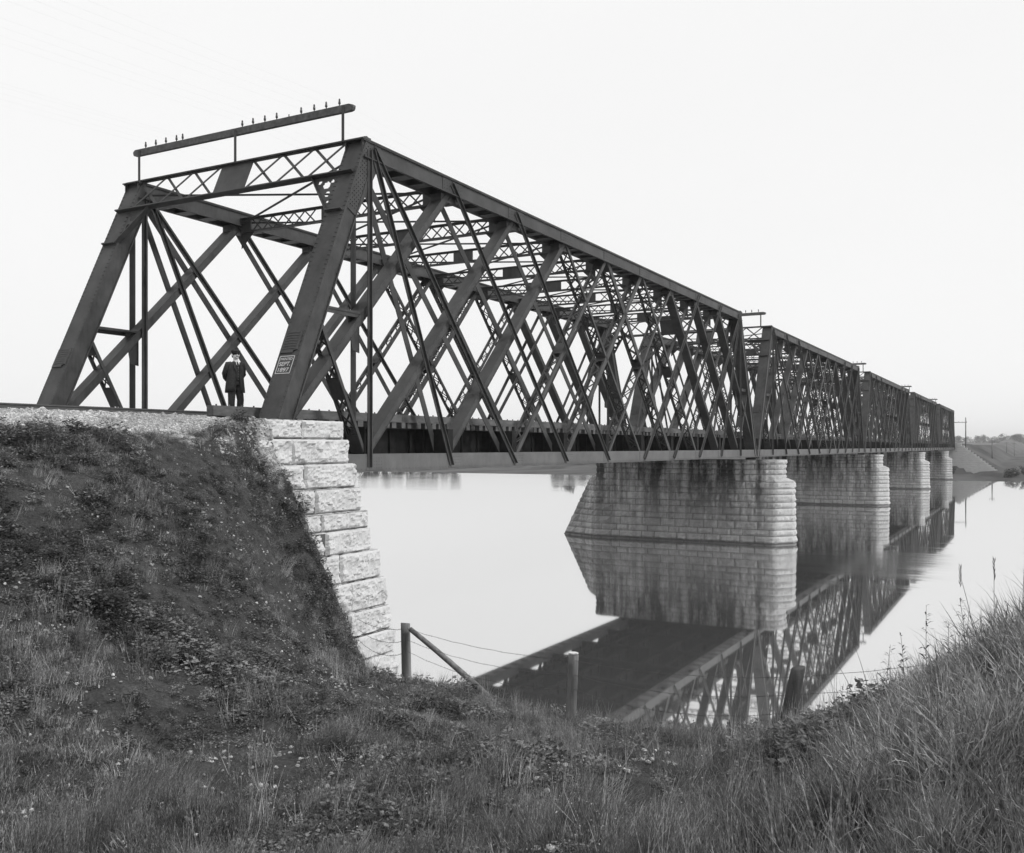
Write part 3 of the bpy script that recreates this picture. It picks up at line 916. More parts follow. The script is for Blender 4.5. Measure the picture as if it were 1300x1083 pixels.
# far bank
M_FAR = generic('far_pasture', .03, .13, .05, .95, .0, .1, vscale=(.35, 2.2, 1), detail=9)
fx = np.concatenate([np.arange(176, 260, 2.0), np.arange(262, 500, 8.0), np.linspace(510, 2600, 50)])
fy = np.concatenate([np.linspace(-1500, -170, 30), np.arange(-165, -20, 5), np.arange(-19, 30, 1.5), np.arange(32, 300, 6), np.linspace(310, 1500, 24)])
FXg, FYg = np.meshgrid(fx, fy)
def far_z(x, y):
    x = np.asarray(x, float); y = np.asarray(y, float)
    shore = 226 - 31*sstep(-3, -14, y) + 8*sstep(-70, -200, y)*0 + (fnoise(y*.05, y*0+3)-.5)*10*sstep(6, 20, np.abs(y-4)) + np.where(y > 20, -.02*(y-20), 0)
    t = x - shore
    z = -1.4 + 2.0*sstep(-3, 5, t) + 1.3*sstep(5, 60, t) + (fnoise(x*.11, y*.11)-.45)*.9*sstep(3, 20, t)
    emb = np.interp(np.abs(y-4.7), [0, 5.4, 16], [7.0, 6.9, 0.2]) * sstep(FX-2, FX+.5, x - np.clip(np.abs(y-4.7)-5, 0, 12)*.35)
    z = np.maximum(z, emb)
    z = z + sstep(500, 1500, x)*3 + np.exp(-((x-1250)/300)**2)*(5 + 5*fnoise(y*.006, y*0+1))*sstep(-60, 40, y)*(1-.5*sstep(200, 500, y))
    return z
far = tag(grid_mesh('far_bank', FXg, FYg, far_z(FXg, FYg), M_FAR), kind='structure')

# ------------------------------------------------------------------ water
m_, nt, b = newmat('river_water')
nt.nodes.remove(b); out = nt.nodes['Material Output']
g = N(nt, 'ShaderNodeNewGeometry').outputs['Position']
gl = N(nt, 'ShaderNodeBsdfGlossy'); df = N(nt, 'ShaderNodeBsdfDiffuse'); ms = N(nt, 'ShaderNodeMixShader')
df.inputs['Color'].default_value = (.17, .17, .17, 1); gl.inputs['Color'].default_value = (.97, .97, .97, 1)
rip = noise(nt, g, .9, 5, .6, (.25, .06, 1)); rip2 = noise(nt, g, .05, 4, .6, (1, .35, 1))
sx_ = N(nt, 'ShaderNodeSeparateXYZ'); nt.links.new(g, sx_.inputs[0])
ex = mul(nt, mul(nt, mul(nt, sx_.outputs[0], 43, 'SUBTRACT'), .075), 2, 'POWER'); ey = mul(nt, mul(nt, mul(nt, sx_.outputs[1], -9, 'SUBTRACT'), .09), 2, 'POWER')
wake = ramp(nt, mul(nt, ex, ey, 'ADD'), [(0, .20), (1, 0)])
fy_ = mul(nt, mul(nt, mul(nt, sx_.outputs[1], 80, 'SUBTRACT'), .022), 2, 'POWER'); fx_ = mul(nt, mul(nt, mul(nt, sx_.outputs[0], 135, 'SUBTRACT'), .015), 2, 'POWER')
wake = mul(nt, wake, ramp(nt, mul(nt, fx_, fy_, 'ADD'), [(0, .26), (1, 0)]), 'ADD')
strk = noise(nt, g, 1.0, 5, .65, (.55, .05, 1))
calm = ramp(nt, mul(nt, mul(nt, mul(nt, rip2, .5), mul(nt, strk, .5), 'ADD'), wake, 'ADD'), [(.58, .0), (.68, 1.0)])
ro = mul(nt, mul(nt, calm, .065), .030, 'ADD'); nt.links.new(ro, gl.inputs['Roughness'])
bp = N(nt, 'ShaderNodeBump'); bp.inputs['Distance'].default_value = .05
nt.links.new(mul(nt, calm, .45), bp.inputs['Strength']); nt.links.new(rip, bp.inputs['Height']); nt.links.new(bp.outputs[0], gl.inputs['Normal'])
lw = N(nt, 'ShaderNodeLayerWeight'); lw.inputs['Blend'].default_value = .5
fac = ramp(nt, lw.outputs['Facing'], [(0.0, .05), (.45, .4), (.65, .70), (.78, .79), (.9, .86), (1.0, .93)])
nt.links.new(fac, ms.inputs[0]); nt.links.new(df.outputs[0], ms.inputs[1]); nt.links.new(gl.outputs[0], ms.inputs[2])
nt.links.new(ms.outputs[0], out.inputs['Surface'])
mm = MB(); mm.add([(-300, -1600, 0), (2700, -1600, 0), (2700, 1600, 0), (-300, 1600, 0)], [(0, 1, 2, 3)])
tag(mm.build('river', m_), kind='structure')
# ------------------------------------------------------------------ vegetation
def veg_mat(name, lo, hi, trans=.25):
    m, nt, b = newmat(name)
    g = N(nt, 'ShaderNodeNewGeometry').outputs['Position']
    oi = N(nt, 'ShaderNodeObjectInfo')
    f = mul(nt, mul(nt, oi.outputs['Random'], .35), mul(nt, noise(nt, g, .7, 4, .6), .5), 'ADD')
    f = mul(nt, f, mul(nt, mul(nt, noise(nt, g, 38, 2, .5), .5, 'SUBTRACT'), 1.0), 'ADD')
    nt.links.new(ramp(nt, f, [(.22, lo), (.45, (lo+hi)*.36), (.68, hi)]), b.inputs['Base Color'])
    b.inputs['Roughness'].default_value = .6; b.inputs['Specular IOR Level'].default_value = .25
    tr = N(nt, 'ShaderNodeBsdfTranslucent'); mx = N(nt, 'ShaderNodeMixShader'); mx.inputs[0].default_value = trans
    tr.inputs['Color'].default_value = ((lo+hi)/2,)*3 + (1,)
    nt.links.new(b.outputs[0], mx.inputs[1]); nt.links.new(tr.outputs[0], mx.inputs[2])
    nt.links.new(mx.outputs[0], nt.nodes['Material Output'].inputs['Surface'])
    return m
M_GRASS = veg_mat('dry_grass', .04, .47)
M_COARSE = veg_mat('coarse_grass', .03, .55)
M_WEED = veg_mat('weed_leaves', .022, .29)
M_FLOWER = generic('small_white_flowers', .25, .45, 30, .8)
M_LEAF = veg_mat('tree_leaves', .03, .09)
M_BARK = generic('bark', .05, .11, 6, .9)
M_PEB = veg_mat('pebbles', .22, .62, 0)

def np_obj(name, V, F, mat, link=True, parent=None, smooth=False):
    me = bpy.data.meshes.new(name); me.from_pydata(np.asarray(V).tolist(), [], np.asarray(F).tolist() if not isinstance(F, list) else F)
    me.materials.append(mat)
    if smooth: me.polygons.foreach_set('use_smooth', [True]*len(me.polygons))
    me.update(); o = bpy.data.objects.new(name, me)
    if link: COL.objects.link(o)
    if parent is not None: o.parent = parent
    return o
def blades(n, spread, lmin, lmax, wid, lean, bias=(0, 0), seg=4, seed=0, droop=1.0):
    r = np.random.default_rng(seed); V = []; F = []
    for _ in range(n):
        a = r.uniform(0, 2*np.pi); rr = spread*np.sqrt(r.uniform()); x, y = rr*np.cos(a), rr*np.sin(a)
        L = r.uniform(lmin, lmax); b = r.uniform(0, 2*np.pi); ln = lean*r.uniform(.2, 1.2)
        dx, dy = np.cos(b)*ln + bias[0] + x*.8, np.sin(b)*ln + bias[1] + y*.8
        dh = math.hypot(dx, dy) + 1e-6; ux, uy = dx/dh, dy/dh; w = wid*r.uniform(.6, 1.3)
        fa = r.uniform(0, np.pi); sx, sy = np.cos(fa)*w/2, np.sin(fa)*w/2
        base = len(V); z = 0; px_, py_ = x, y; ang = math.atan(dh)*.5
        for k in range(seg+1):
            t = k/seg; ww = (1-t)**.7
            V.append((px_-sx*ww, py_-sy*ww, z)); V.append((px_+sx*ww, py_+sy*ww, z))
            an = min(2.4, ang*(1+droop*2.2*t*t)); st = L/seg
            px_ += ux*math.sin(an)*st; py_ += uy*math.sin(an)*st; z += math.cos(an)*st
        for k in range(seg): F.append((base+2*k, base+2*k+1, base+2*k+3, base+2*k+2))
    return V, F
def weed(n, h, leaf, spread, seed):
    r = np.random.default_rng(seed); V = []; F = []
    for _ in range(n):
        a = r.uniform(0, 2*np.pi); rr = spread*np.sqrt(r.uniform()); x, y = rr*np.cos(a), rr*np.sin(a)
        z = h*r.uniform(.1, 1)*(1-.4*rr/spread); s = leaf*r.uniform(.5, 1.3)
        b = r.uniform(0, 2*np.pi); u = Vector((math.cos(b), math.sin(b), r.uniform(-.5, .7))).normalized()
        v = u.cross(Vector((r.uniform(-.5, .5), r.uniform(-.5, .5), 1))).normalized()*s*.38; u = u*s
        c = Vector((x, y, z)); q = len(V)
        V += [tuple(c), tuple(c+u*.5+v), tuple(c+u), tuple(c+u*.5-v)]; F.append((q, q+1, q+2, q+3))
    for _ in range(max(3, n//10)):
        a = r.uniform(0, 2*np.pi); x, y = spread*.7*np.cos(a), spread*.7*np.sin(a); q = len(V)
        V += [(0-.002, 0, 0), (.002, 0, 0), (x+.001, y, h*.9), (x-.001, y, h*.9)]; F.append((q, q+1, q+2, q+3))
    return V, F
def merge(*vf):
    V = []; F = []
    for v, f in vf:
        n = len(V); V += list(v); F += [tuple(i+n for i in t) for t in f]
    return V, F

def scatter(name, label, cat, P, rot, scl, idx, sources, mat=None):
    col = bpy.data.collections.new(name + '_kinds')
    for k, (V, F, m, sm) in enumerate(sources):
        o = np_obj('%s_kind_%02d' % (name, k), V, F, m, link=False, smooth=sm); col.objects.link(o)
    me = bpy.data.meshes.new(name); me.from_pydata(np.asarray(P).tolist(), [], [])
    a = me.attributes.new('rot', 'FLOAT_VECTOR', 'POINT'); a.data.foreach_set('vector', np.asarray(rot, dtype=np.float32).ravel())
    a = me.attributes.new('scl', 'FLOAT_VECTOR', 'POINT'); a.data.foreach_set('vector', np.asarray(scl, dtype=np.float32).ravel())
    a = me.attributes.new('kid', 'INT', 'POINT'); a.data.foreach_set('value', np.asarray(idx, dtype=np.int32))
    o = bpy.data.objects.new(name, me); COL.objects.link(o)
    ng = bpy.data.node_groups.new(name, 'GeometryNodeTree')
    ng.interface.new_socket('Geometry', in_out='INPUT', socket_type='NodeSocketGeometry')
    ng.interface.new_socket('Geometry', in_out='OUTPUT', socket_type='NodeSocketGeometry')
    nn = ng.nodes; gi = nn.new('NodeGroupInput'); go = nn.new('NodeGroupOutput')
    mp = nn.new('GeometryNodeMeshToPoints'); iop = nn.new('GeometryNodeInstanceOnPoints'); ci = nn.new('GeometryNodeCollectionInfo')
    ci.inputs['Collection'].default_value = col; ci.inputs['Separate Children'].default_value = True; ci.inputs['Reset Children'].default_value = True
    def attr(n_, t):
        x = nn.new('GeometryNodeInputNamedAttribute'); x.data_type = t; x.inputs['Name'].default_value = n_; return x.outputs['Attribute']
    l = ng.links
    l.new(gi.outputs[0], mp.inputs[0]); l.new(mp.outputs[0], iop.inputs['Points']); l.new(ci.outputs[0], iop.inputs['Instance'])
    iop.inputs['Pick Instance'].default_value = True
    l.new(attr('kid', 'INT'), iop.inputs['Instance Index']); l.new(attr('rot', 'FLOAT_VECTOR'), iop.inputs['Rotation']); l.new(attr('scl', 'FLOAT_VECTOR'), iop.inputs['Scale'])
    l.new(iop.outputs[0], go.inputs[0])
    md = o.modifiers.new('scatter', 'NODES'); md.node_group = ng
    tag(o, label, cat, kind='stuff'); return o

def lat_dep(x, y):
    dx, dy = x-CAM[0], y-CAM[1]
    return dx*RT[0]+dy*RT[1], dx*AX[0]+dy*AX[1]
def sample(n, x0, x1, y0, y1, far=60):
    x = RNG.uniform(x0, x1, n); y = RNG.uniform(y0, y1, n); l, d = lat_dep(x, y)
    k = (d > 1.9) & (np.abs(l) < d*.60+1.6) & (d < far)
    return x[k], y[k], l[k], d[k]
def place(x, y, sink=.02):
    return np.c_[x, y, ground_z(x, y)-sink]
def rots(n, tilt=.25):
    return np.c_[RNG.normal(0, tilt, n), RNG.normal(0, tilt, n), RNG.uniform(0, 2*np.pi, n)]

# --- fine grass
src = []
for s in range(3): src.append((*blades(40, .13, .14, .34, .0068, .6, (.3, -.12), 4, s, 1.3), M_GRASS, False))
for s in range(2): src.append((*blades(52, .12, .06, .15, .0085, .8, (0, 0), 3, 20+s, 1.0), M_GRASS, False))
for s in range(2): src.append((*blades(20, .10, .28, .52, .006, .4, (.18, .05), 5, 40+s, 1.1), M_GRASS, False))
x, y, l, d = sample(60000, -17.5, 3.2, -19.5, -.55)
pt = fnoise(x*.55+3, y*.55, 4); p2 = fnoise(x*1.7, y*1.7+9, 3)
high = sstep(3.6, 5.4, ground_z(x, y)) * (l < 0)            # the upper slope is barer
water = ground_z(x, y) > .25
dens = np.clip(.26 + (pt-.45)*3.4, .04, .95) * (1-.10*high) * (1 - .35*(d > 12))
k = (RNG.uniform(0, 1, len(x)) < dens*.75) & water & ~((y > -1.4) & (x > .2))
x, y, l, d, pt, p2, high = [q[k] for q in (x, y, l, d, pt, p2, high)]
idx = np.where(p2 > .56, RNG.integers(0, 3, len(x)), np.where(RNG.uniform(0, 1, len(x)) < .08, RNG.integers(5, 7, len(x)), RNG.integers(3, 5, len(x))))
idx = np.where((high > .5) & (idx > 4), 3, idx)
sc = RNG.uniform(.7, 1.25, len(x))*(1-.2*high); sc = np.where(d < 4, sc*.8, sc)
ro = rots(len(x), .22); ro[:, 2] = RNG.normal(-.6, .8, len(x))
scatter('grass', 'fine wispy grass covering the bank and the hollow by the river', 'grass', place(x, y), ro, np.c_[sc, sc, sc], idx, src)
print('grass', len(x))
# --- low leafy weeds
src = []
for s in range(3): src.append((*weed(70, .16, .045, .14, s), M_WEED, False))
for s in range(2): src.append((*weed(110, .30, .055, .17, 10+s), M_WEED, False))
x, y, l, d = sample(60000, -17.5, 3.2, -19.5, -.45)
z = ground_z(x, y); pt = fnoise(x*.8+31, y*.8+4, 4)
mound = ((l/d) > .24) & (d > 5) & (d < 14)
near_wall = np.exp(-((x-.2)/.8)**2) * (y > -3.6)
k = (RNG.uniform(0, 1, len(x)) < np.clip(.40+(pt-.45)*3.2, .10, 1)*.72 + near_wall*.2 + mound*.5) & (z > .3) & ~((y > -1.3) & (x > .3)) & ~((x > -2.6) & (y > -1.0) & (RNG.uniform(0, 1, len(x)) < .8))
x, y, l, d, pt = [q[k] for q in (x, y, l, d, pt)]
mound = ((l/d) > .24) & (d > 5) & (d < 14)
idx = np.where((RNG.uniform(0, 1, len(x)) < .18 + .5*mound) & (d > 6), RNG.integers(3, 5, len(x)), RNG.integers(0, 3, len(x)))
sc = RNG.uniform(.45, 1.0, len(x))*(.65 + 1.1*np.clip((fnoise(x*.55+90, y*.55+8, 3)-.38)*3, 0, 1))*(1+.35*mound)*np.clip(.35+d*.06, .4, 1)
scatter('weeds', 'low leafy weeds growing thickly over the embankment slope', 'weeds', place(x, y), rots(len(x), .15), np.c_[sc, sc, sc*RNG.uniform(.6, 1.1, len(x))], idx, src)
print('weeds', len(x))
# --- coarse tall grass of the right-hand mound
src = []
for s in range(4): src.append((*blades(30, .11, .34, .68, .020, .7, (-.22, .12), 7, 70+s, 2.1), M_COARSE, False))
for s in range(2): src.append((*blades(22, .10, .45, .80, .012, .5, (-.15, .05), 6, 80+s, 1.5), M_COARSE, False))
x, y, l, d = sample(26000, -17.0, -1.0, -21, -10)
lm = (l/d - np.interp(d, [2, 4.5, 6.5, 8, 10, 12], [.16, .25, .34, .37, .385, .41]))*7
k = (lm > RNG.normal(0, .16, len(x))) & (RNG.uniform(0, 1, len(x)) < np.clip(.4+lm*.5, .25, .85)) & (d < 14) & (ground_z(x, y) > 1.2)
x, y, l, d, lm = [q[k] for q in (x, y, l, d, lm)]
sc = RNG.uniform(.5, 1.0, len(x))*np.clip(.6+lm*.3, .6, 1); sc = np.where(d < 4.0, sc*.6, sc)
scatter('tall_grass', 'coarse arching grass crowding the mound at the right', 'grass', place(x, y), rots(len(x), .2), np.c_[sc, sc, sc], RNG.integers(0, 6, len(x)), src)
print('tall', len(x))
# --- pebbles: ballast band, and gravel showing through the turf
def pebble(seed):
    r = np.random.default_rng(seed); V = []; F = []
    lat, lon = 4, 6
    V.append((0, 0, -.6))
    for i in range(1, lat):
        for j in range(lon):
            a = math.pi*i/lat; b = 2*math.pi*(j+.5*(i % 2))/lon; q = r.uniform(.75, 1.15)
            V.append((math.sin(a)*math.cos(b)*q*1.2, math.sin(a)*math.sin(b)*q, -math.cos(a)*q*.65))
    V.append((0, 0, .6)); top = len(V)-1
    for j in range(lon):
        F.append((0, 1+(j+1) % lon, 1+j)); F.append((top, top-lon+j, top-lon+(j+1) % lon))
        for i in range(lat-2):
            a = 1+i*lon+j; b = 1+i*lon+(j+1) % lon; F.append((a, b, b+lon, a+lon))
    return V, F
src = [(*pebble(s), M_PEB, False) for s in range(4)]
x, y, l, d = sample(110000, -17, .2, -1.0, 2.1)
k = (RNG.uniform(0, 1, len(x)) < np.where(y < -.45, .25, .95)) & ((y > -.62) | ((x > -2.2) & (RNG.uniform(0, 1, len(x)) < .9)))
x, y = x[k], y[k]; s1 = np.exp(RNG.normal(-3.75, .35, len(x)))
x2, y2, l2, d2 = sample(60000, -16.5, 2.2, -17, -.5)
n2 = fnoise(x2*1.1+71, y2*1.1+2, 4)
sp_ = np.exp(-(((l2+.9)/1.3)**2 + ((d2-9.4)/1.4)**2)) + .8*np.exp(-(((l2+4.3)/1.4)**2 + ((d2-8.3)/.9)**2)) + .45*np.exp(-(((l2+3.6)/1.6)**2+((d2-16)/2.2)**2))
k = RNG.uniform(0, 1, len(x2)) < (sp_*.55 + .20*(n2 > .45)); x2, y2 = x2[k], y2[k]; s2 = np.minimum(.030, np.exp(RNG.normal(-4.1, .40, len(x2))))
X_, Y_, S_ = np.r_[x, x2], np.r_[y, y2], np.r_[s1, s2]
P = np.c_[X_, Y_, ground_z(X_, Y_)+S_*.25]
P = P[:]; kk = ~((X_ > -.2) & (Y_ > -.9) & (Y_ < .0))
scatter('gravel', 'pale ballast and loose gravel along the track edge and among the grass', 'gravel', P[kk], rots(len(X_), .5)[kk], np.c_[S_, S_, S_][kk], RNG.integers(0, 4, len(X_))[kk], src)
print('gravel', len(X_))
# --- small white flowers
V, F = weed(13, .24, .015, .16, 5)
src = [(V, F, M_FLOWER, False)]
x, y, l, d = sample(1100, -16, 2, -16, -1); k = (fnoise(x*.9+5, y*.9+77, 3) > .46) & (ground_z(x, y) > .8)
x, y = x[k], y[k]
scatter('flowers', 'tiny pale flower heads dotted through the weeds', 'flowers', place(x, y, -.03), rots(len(x), .2), np.ones((len(x), 3)), np.zeros(len(x)), src)

# --- individual tall weeds at the water's edge
def tall_weed(px, py_top, d, kind, label, seed, lean=0.0):
    top = pix(px, py_top, d); gz = float(ground_z(np.array([top[0]]), np.array([top[1]]))[0]); H = max(.6, top[2]-gz+.05)
    r = random.Random(seed); off = (top[0], top[1], gz-.05)
    root = empty('tall_weed', off); tag(root, label, 'weed', 'tall weeds against the water')
    m = MB(off); n = 9; pts = []
    for k in range(n+1):
        t = k/n; q = lean*t*t
        pts.append((off[0]+RT[0]*q+.02*math.sin(t*5+seed), off[1]+RT[1]*q, off[2]+H*t*(1-.1*abs(lean))))
    m.tube(pts, [.0042*(1-.6*k/n) for k in range(n+1)], 5); m.build('stem', M_WEED, root)
    m = MB(off)
    if kind == 'leafy':
        for k in range(46):
            t = r.uniform(.25, 1); i = min(n-1, int(t*n)); p = Vector(pts[i]).lerp(Vector(pts[i+1]), t*n-i)
            a = r.uniform(0, 6.28); L = .13*(1.25-t)*r.uniform(.6, 1.2)+.03
            u = Vector((math.cos(a), math.sin(a), r.uniform(.2, .9))).normalized(); v = u.cross(Vector((0, 0, 1))).normalized()*L*.11
            m.add([p, p+u*L*.5+v, p+u*L+Vector((0, 0, -L*.25)), p+u*L*.5-v], [(0, 1, 2, 3)])
        m.build('leaves', M_WEED, root)
    else:
        p = Vector(pts[-1])
        for k in range(24):
            a = r.uniform(0, 6.28); u = Vector((math.cos(a)*.3, math.sin(a)*.3, 1)).normalized(); c = p+Vector((0, 0, -.10+.17*k/24))
            v = u.orthogonal().normalized()*.004
            m.add([c, c+u*.02+v, c+u*.045, c+u*.02-v], [(0, 1, 2, 3)])
        m.build('seed_head', M_GRASS, root)
        m = MB(off)
        for k in range(4):
            p = Vector(pts[2+k]); a = r.uniform(0, 6.28); u = Vector((math.cos(a), math.sin(a), .8)).normalized(); L = r.uniform(.2, .35); v = u.cross(Vector((0, 0, 1))).normalized()*.006
            e = p+u*L*.6; f = p+u*L+Vector((0, 0, -.10))
            m.add([p-v, p+v, e+v, e-v, f], [(0, 1, 2, 3), (3, 2, 4)])
        m.build('leaves', M_COARSE, root)
tall_weed(1176, 768, 8.6, 'leafy', 'leafiest tall weed on the mound, slender branching leaves against bright water', 1)
tall_weed(1204, 790, 8.2, 'leafy', 'shorter leafy weed just right of the leafiest one on the mound', 2)
tall_weed(1108, 810, 9.8, 'seed', 'tall grass stem with bent seed head leaning left where the bridge reflection ends', 3, -.22)
tall_weed(1092, 830, 9.9, 'seed', 'lower drooping seed stem beside the reflected far spans', 4, -.30)
tall_weed(1262, 722, 7.6, 'seed', 'straight thin stem with a round head rising high from the mound', 5)
tall_weed(1241, 728, 7.7, 'seed', 'nodding seed stem left of the straight thin stem on the mound', 6, -.14)
tall_weed(1297, 690, 7.2, 'seed', 'tallest stem, at the right edge of the picture above the coarse grass', 7, .03)
tall_weed(1124, 818, 9.5, 'leafy', 'dark leafy weed on the lower shoulder of the mound', 8, .05)

tall_weed(1066, 868, 10.9, 'leafy', 'small leafy weed low on the mound, right of the leaning dark post', 9, .04)
tall_weed(1150, 806, 9.0, 'leafy', 'bushy weed on the crest of the mound, between two leafy weeds', 10, -.05)
tall_weed(1228, 762, 7.9, 'leafy', 'leafy weed among the coarse grass near the top of the mound', 11, -.06)

# ------------------------------------------------------------------ wire fence
def gz1(x, y): return float(ground_z(np.array([x]), np.array([y]))[0])
def fence_post(px_t, py_t, px_b, d, r0, label, cap=False, seed=0):
    t = Vector(pix(px_t, py_t, d)); b = Vector(pix(px_b, 940, d)); b.z = min(gz1(b.x, b.y), t.z-1.0) - .25
    off = (b.x, b.y, b.z); m = MB(off); rings = []; r = random.Random(seed); n = 14
    ph = [r.uniform(0, 6) for _ in range(3)]
    for k in range(9):
        f = k/8; c = b.lerp(t, f); ring = []
        for j in range(n):
            a = 6.2832*j/n; q = r0*(1.08-.12*f)*(1+.06*math.sin(3*a+ph[0])+.04*math.sin(5*a+ph[1]+f*3)+r.uniform(-.015, .015))
            ring.append((c.x+math.cos(a)*q, c.y+math.sin(a)*q, c.z + (0 if k < 8 else .02*math.sin(a+ph[2]))))
        rings.append(ring)
    m.loft(rings, True, True)
    root = m.build('fence_post', M_OLDPOST if seed == 3 else M_POST); tag(root, label, 'fence post', 'posts of the wire fence')
    if cap:
        m = MB(off); m.loft([[(t.x+(x_-t.x)*.97, t.y+(y_-t.y)*.97, t.z+.003+dz) for x_, y_, _ in rings[-1]] for dz in (0, .018)], False, True)
        m.build('end_grain', M_POSTTOP, root)
    return t, b
P1 = fence_post(515, 791, 517, 20.0, .10, 'left fence post beside the abutment, held by a diagonal brace', False, 1)
P2 = fence_post(728, 830, 723, 16.0, .085, 'middle fence post, pale split wood with a bright sawn top', True, 2)
P3 = fence_post(1014, 848, 988, 13.0, .10, 'dark fence post leaning right, by the reflection at the foot of the mound', False, 3)
a_, b_ = Vector(pix(521, 799, 19.85)), Vector(pix(622, 880, 18.6)); b_.z -= .1
m = MB(tuple(b_)); m.tube([b_.lerp(a_, k/6)+Vector((0, 0, .03*math.sin(k*.5))) for k in range(7)], [.065, .064, .062, .06, .058, .055, .052], 9)
tag(m.build('fence_brace', M_POST), 'slanting pole propping the left fence post', 'fence brace')
P4 = (P3[0]+Vector((1.5, -6.5, 1.4)), P3[1]+Vector((1.5, -6.5, 1.4)))
P0 = (Vector((1.2, -1.9, 2.35)), Vector((1.2, -1.9, 1.2)))
for w_, f in enumerate((.10, .34, .58)):
    m = MB(); pts = []
    heads = [t.lerp(b, f*(1.0/max(1.0, (t.z-b.z)))) + Vector((-.06, -.08, 0)) for t, b in (P0, P1, P2, P3, P4)]
    for A, B in zip(heads[:-1], heads[1:]):
        for k in range(16):
            t = k/16; pts.append(A.lerp(B, t) + Vector((0, 0, -(.10+.05*w_)*4*t*(1-t) + .006*math.sin(k*2.3))))
    pts.append(heads[-1]); m.tube(pts, .0032, 5)
    for i in range(len(pts)-1):
        for f2 in (.2, .5, .8):
            c = Vector(pts[i]).lerp(Vector(pts[i+1]), f2)
            for _ in range(2):
                u = Vector((random.uniform(-1, 1), random.uniform(-1, 1), random.uniform(-1, 1))).normalized()*.02
                m.tube([c-u, c+u], .0016, 4, False)
    o = m.build('barbed_wire', M_WIRE)
    tag(o, ('top strand', 'middle strand', 'lowest strand')[w_] + ' of barbed wire running between the three fence posts', 'barbed wire', 'barbed wire strands of the fence')

# ------------------------------------------------------------------ far trees, woods, poles
def make_tree(h, r, seed, name='far_tree', crown_n=1300):
    rr = np.random.default_rng(seed); root = empty(name, (0, 0, 0)); m = MB()
    m.tube([(0, 0, -.5), (0.05*h, 0, h*.3), (0.02*h, .02*h, h*.75)], [.035*h, .026*h, .01*h], 8)
    lobes = []
    for k in range(15):
        a = rr.uniform(0, 6.28); q = r*rr.uniform(.1, .75); z = h*rr.uniform(.12, .88)
        c = np.array([math.cos(a)*q*(1.1-z/h*.5), math.sin(a)*q*(1.1-z/h*.5), z]); lobes.append((c, r*rr.uniform(.28, .5)))
        m.tube([(0.03*h, 0, max(.15*h, z-.3*h)), tuple(c)], [.012*h, .004*h], 5)
    m.build('trunk', M_BARK, root); V = []; F = []
    for k in range(crown_n):
        c, q = lobes[rr.integers(0, len(lobes))]; v = rr.normal(0, 1, 3); v /= np.linalg.norm(v); p = c + v*q*rr.uniform(.55, 1.05)*np.array([1, 1, .8])
        if p[2] < h*.02: continue
        s = rr.uniform(.10, .26)*r*.45; u = rr.normal(0, 1, 3); u /= np.linalg.norm(u); w_ = np.cross(u, v+rr.normal(0, .4, 3)); w_ /= np.linalg.norm(w_)+1e-9
        b = len(V); V += [tuple(p-u*s), tuple(p+w_*s*.6), tuple(p+u*s), tuple(p-w_*s*.6)]; F.append((b, b+1, b+2, b+3))
    np_obj('crown', V, F, M_LEAF, parent=root); return root
protos = [make_tree(8.6, 3.6, 1), make_tree(7.2, 3.9, 2), make_tree(10.5, 4.0, 3)]
spots = []
for i, px_ in enumerate((428, 446, 462, 475, 492, 506, 521, 535, 549, 563, 577, 706, 722, 738, 752, 768, 868, 884, 897)):
    x_, y_, _ = pix(px_, 580, X=244 + (i*7 % 5)*3.0); spots.append((x_, y_, i))
fz = lambda x_, y_: float(far_z(np.array([x_]), np.array([y_]))[0])
for i, (x_, y_, k) in enumerate(spots):
    pr = protos[k % 2] if k < 16 else protos[2]
    first = pr.get('used') is None
    if first: pr['used'] = 1; o = pr
    else: o = copy_tree(pr)
    s = random.uniform(.6, .95)*(1.12 if k >= 16 else 1)
    o.location = (x_, y_, fz(x_, y_)-.1); o.rotation_euler.z = random.uniform(0, 6.28); o.scale = (s, s, s)
    tag(o, 'leafy tree on the far bank left, seen as a dark reflection under the deck' if k < 11 else
        ('low tree on the far bank beyond the nearest pier, mirrored beside it' if k < 16 else 'taller tree on the far bank glimpsed through the lattice of the first span'),
        'tree', 'trees on the far bank left' if k < 11 else ('trees beyond the nearest pier' if k < 16 else 'taller trees behind the lattice'))
for pr in protos:
    if 'used' in pr: del pr['used']
for o in bpy.data.objects:
    if 'used' in o: del o['used']
# waterside bushes on the right
bush = make_tree(2.6, 1.7, 9, 'waterside_bush', 500)
for i, (px_, dX, s) in enumerate(((1209, 224, .6), (1279, 199, .55), (1284, 200, .7), (1290, 199.5, .5), (1299, 201, .6))):
    o = bush if i == 0 else copy_tree(bush)
    x_, y_, _ = pix(px_, 600, X=dX); o.location = (x_, y_, fz(x_, y_)-.1); o.scale = (s, s, s*1.1); o.rotation_euler.z = i*1.7
    tag(o, ['small bush at the foot of the far abutment, beside the farthest pier', 'first bush of the dark row at the waterline, far right',
            'biggest bush of the dark row at the waterline', 'low bush in the dark row near the right edge', 'last bush at the right edge of the waterline'][i], 'bush', 'bushes on the far waterline')
def wood_src(seed):
    t = make_tree(9, 4.6, seed, 'tmp', 420); me = [c for c in bpy.data.objects if c.parent == t and c.name.startswith('crown')][0].data
    V = [tuple(v.co) for v in me.vertices]; F = [tuple(p.vertices) for p in me.polygons]
    for c in [c for c in bpy.data.objects if c.parent == t]: bpy.data.objects.remove(c)
    bpy.data.objects.remove(t); return (V, F, M_LEAF, False)
src = [wood_src(21), wood_src(22), wood_src(23)]
n = 5200; X_ = RNG.uniform(430, 2300, n); Y_ = RNG.uniform(-1350, 260, n)
bands = fnoise(X_*.004+2, Y_*.006+5, 3)
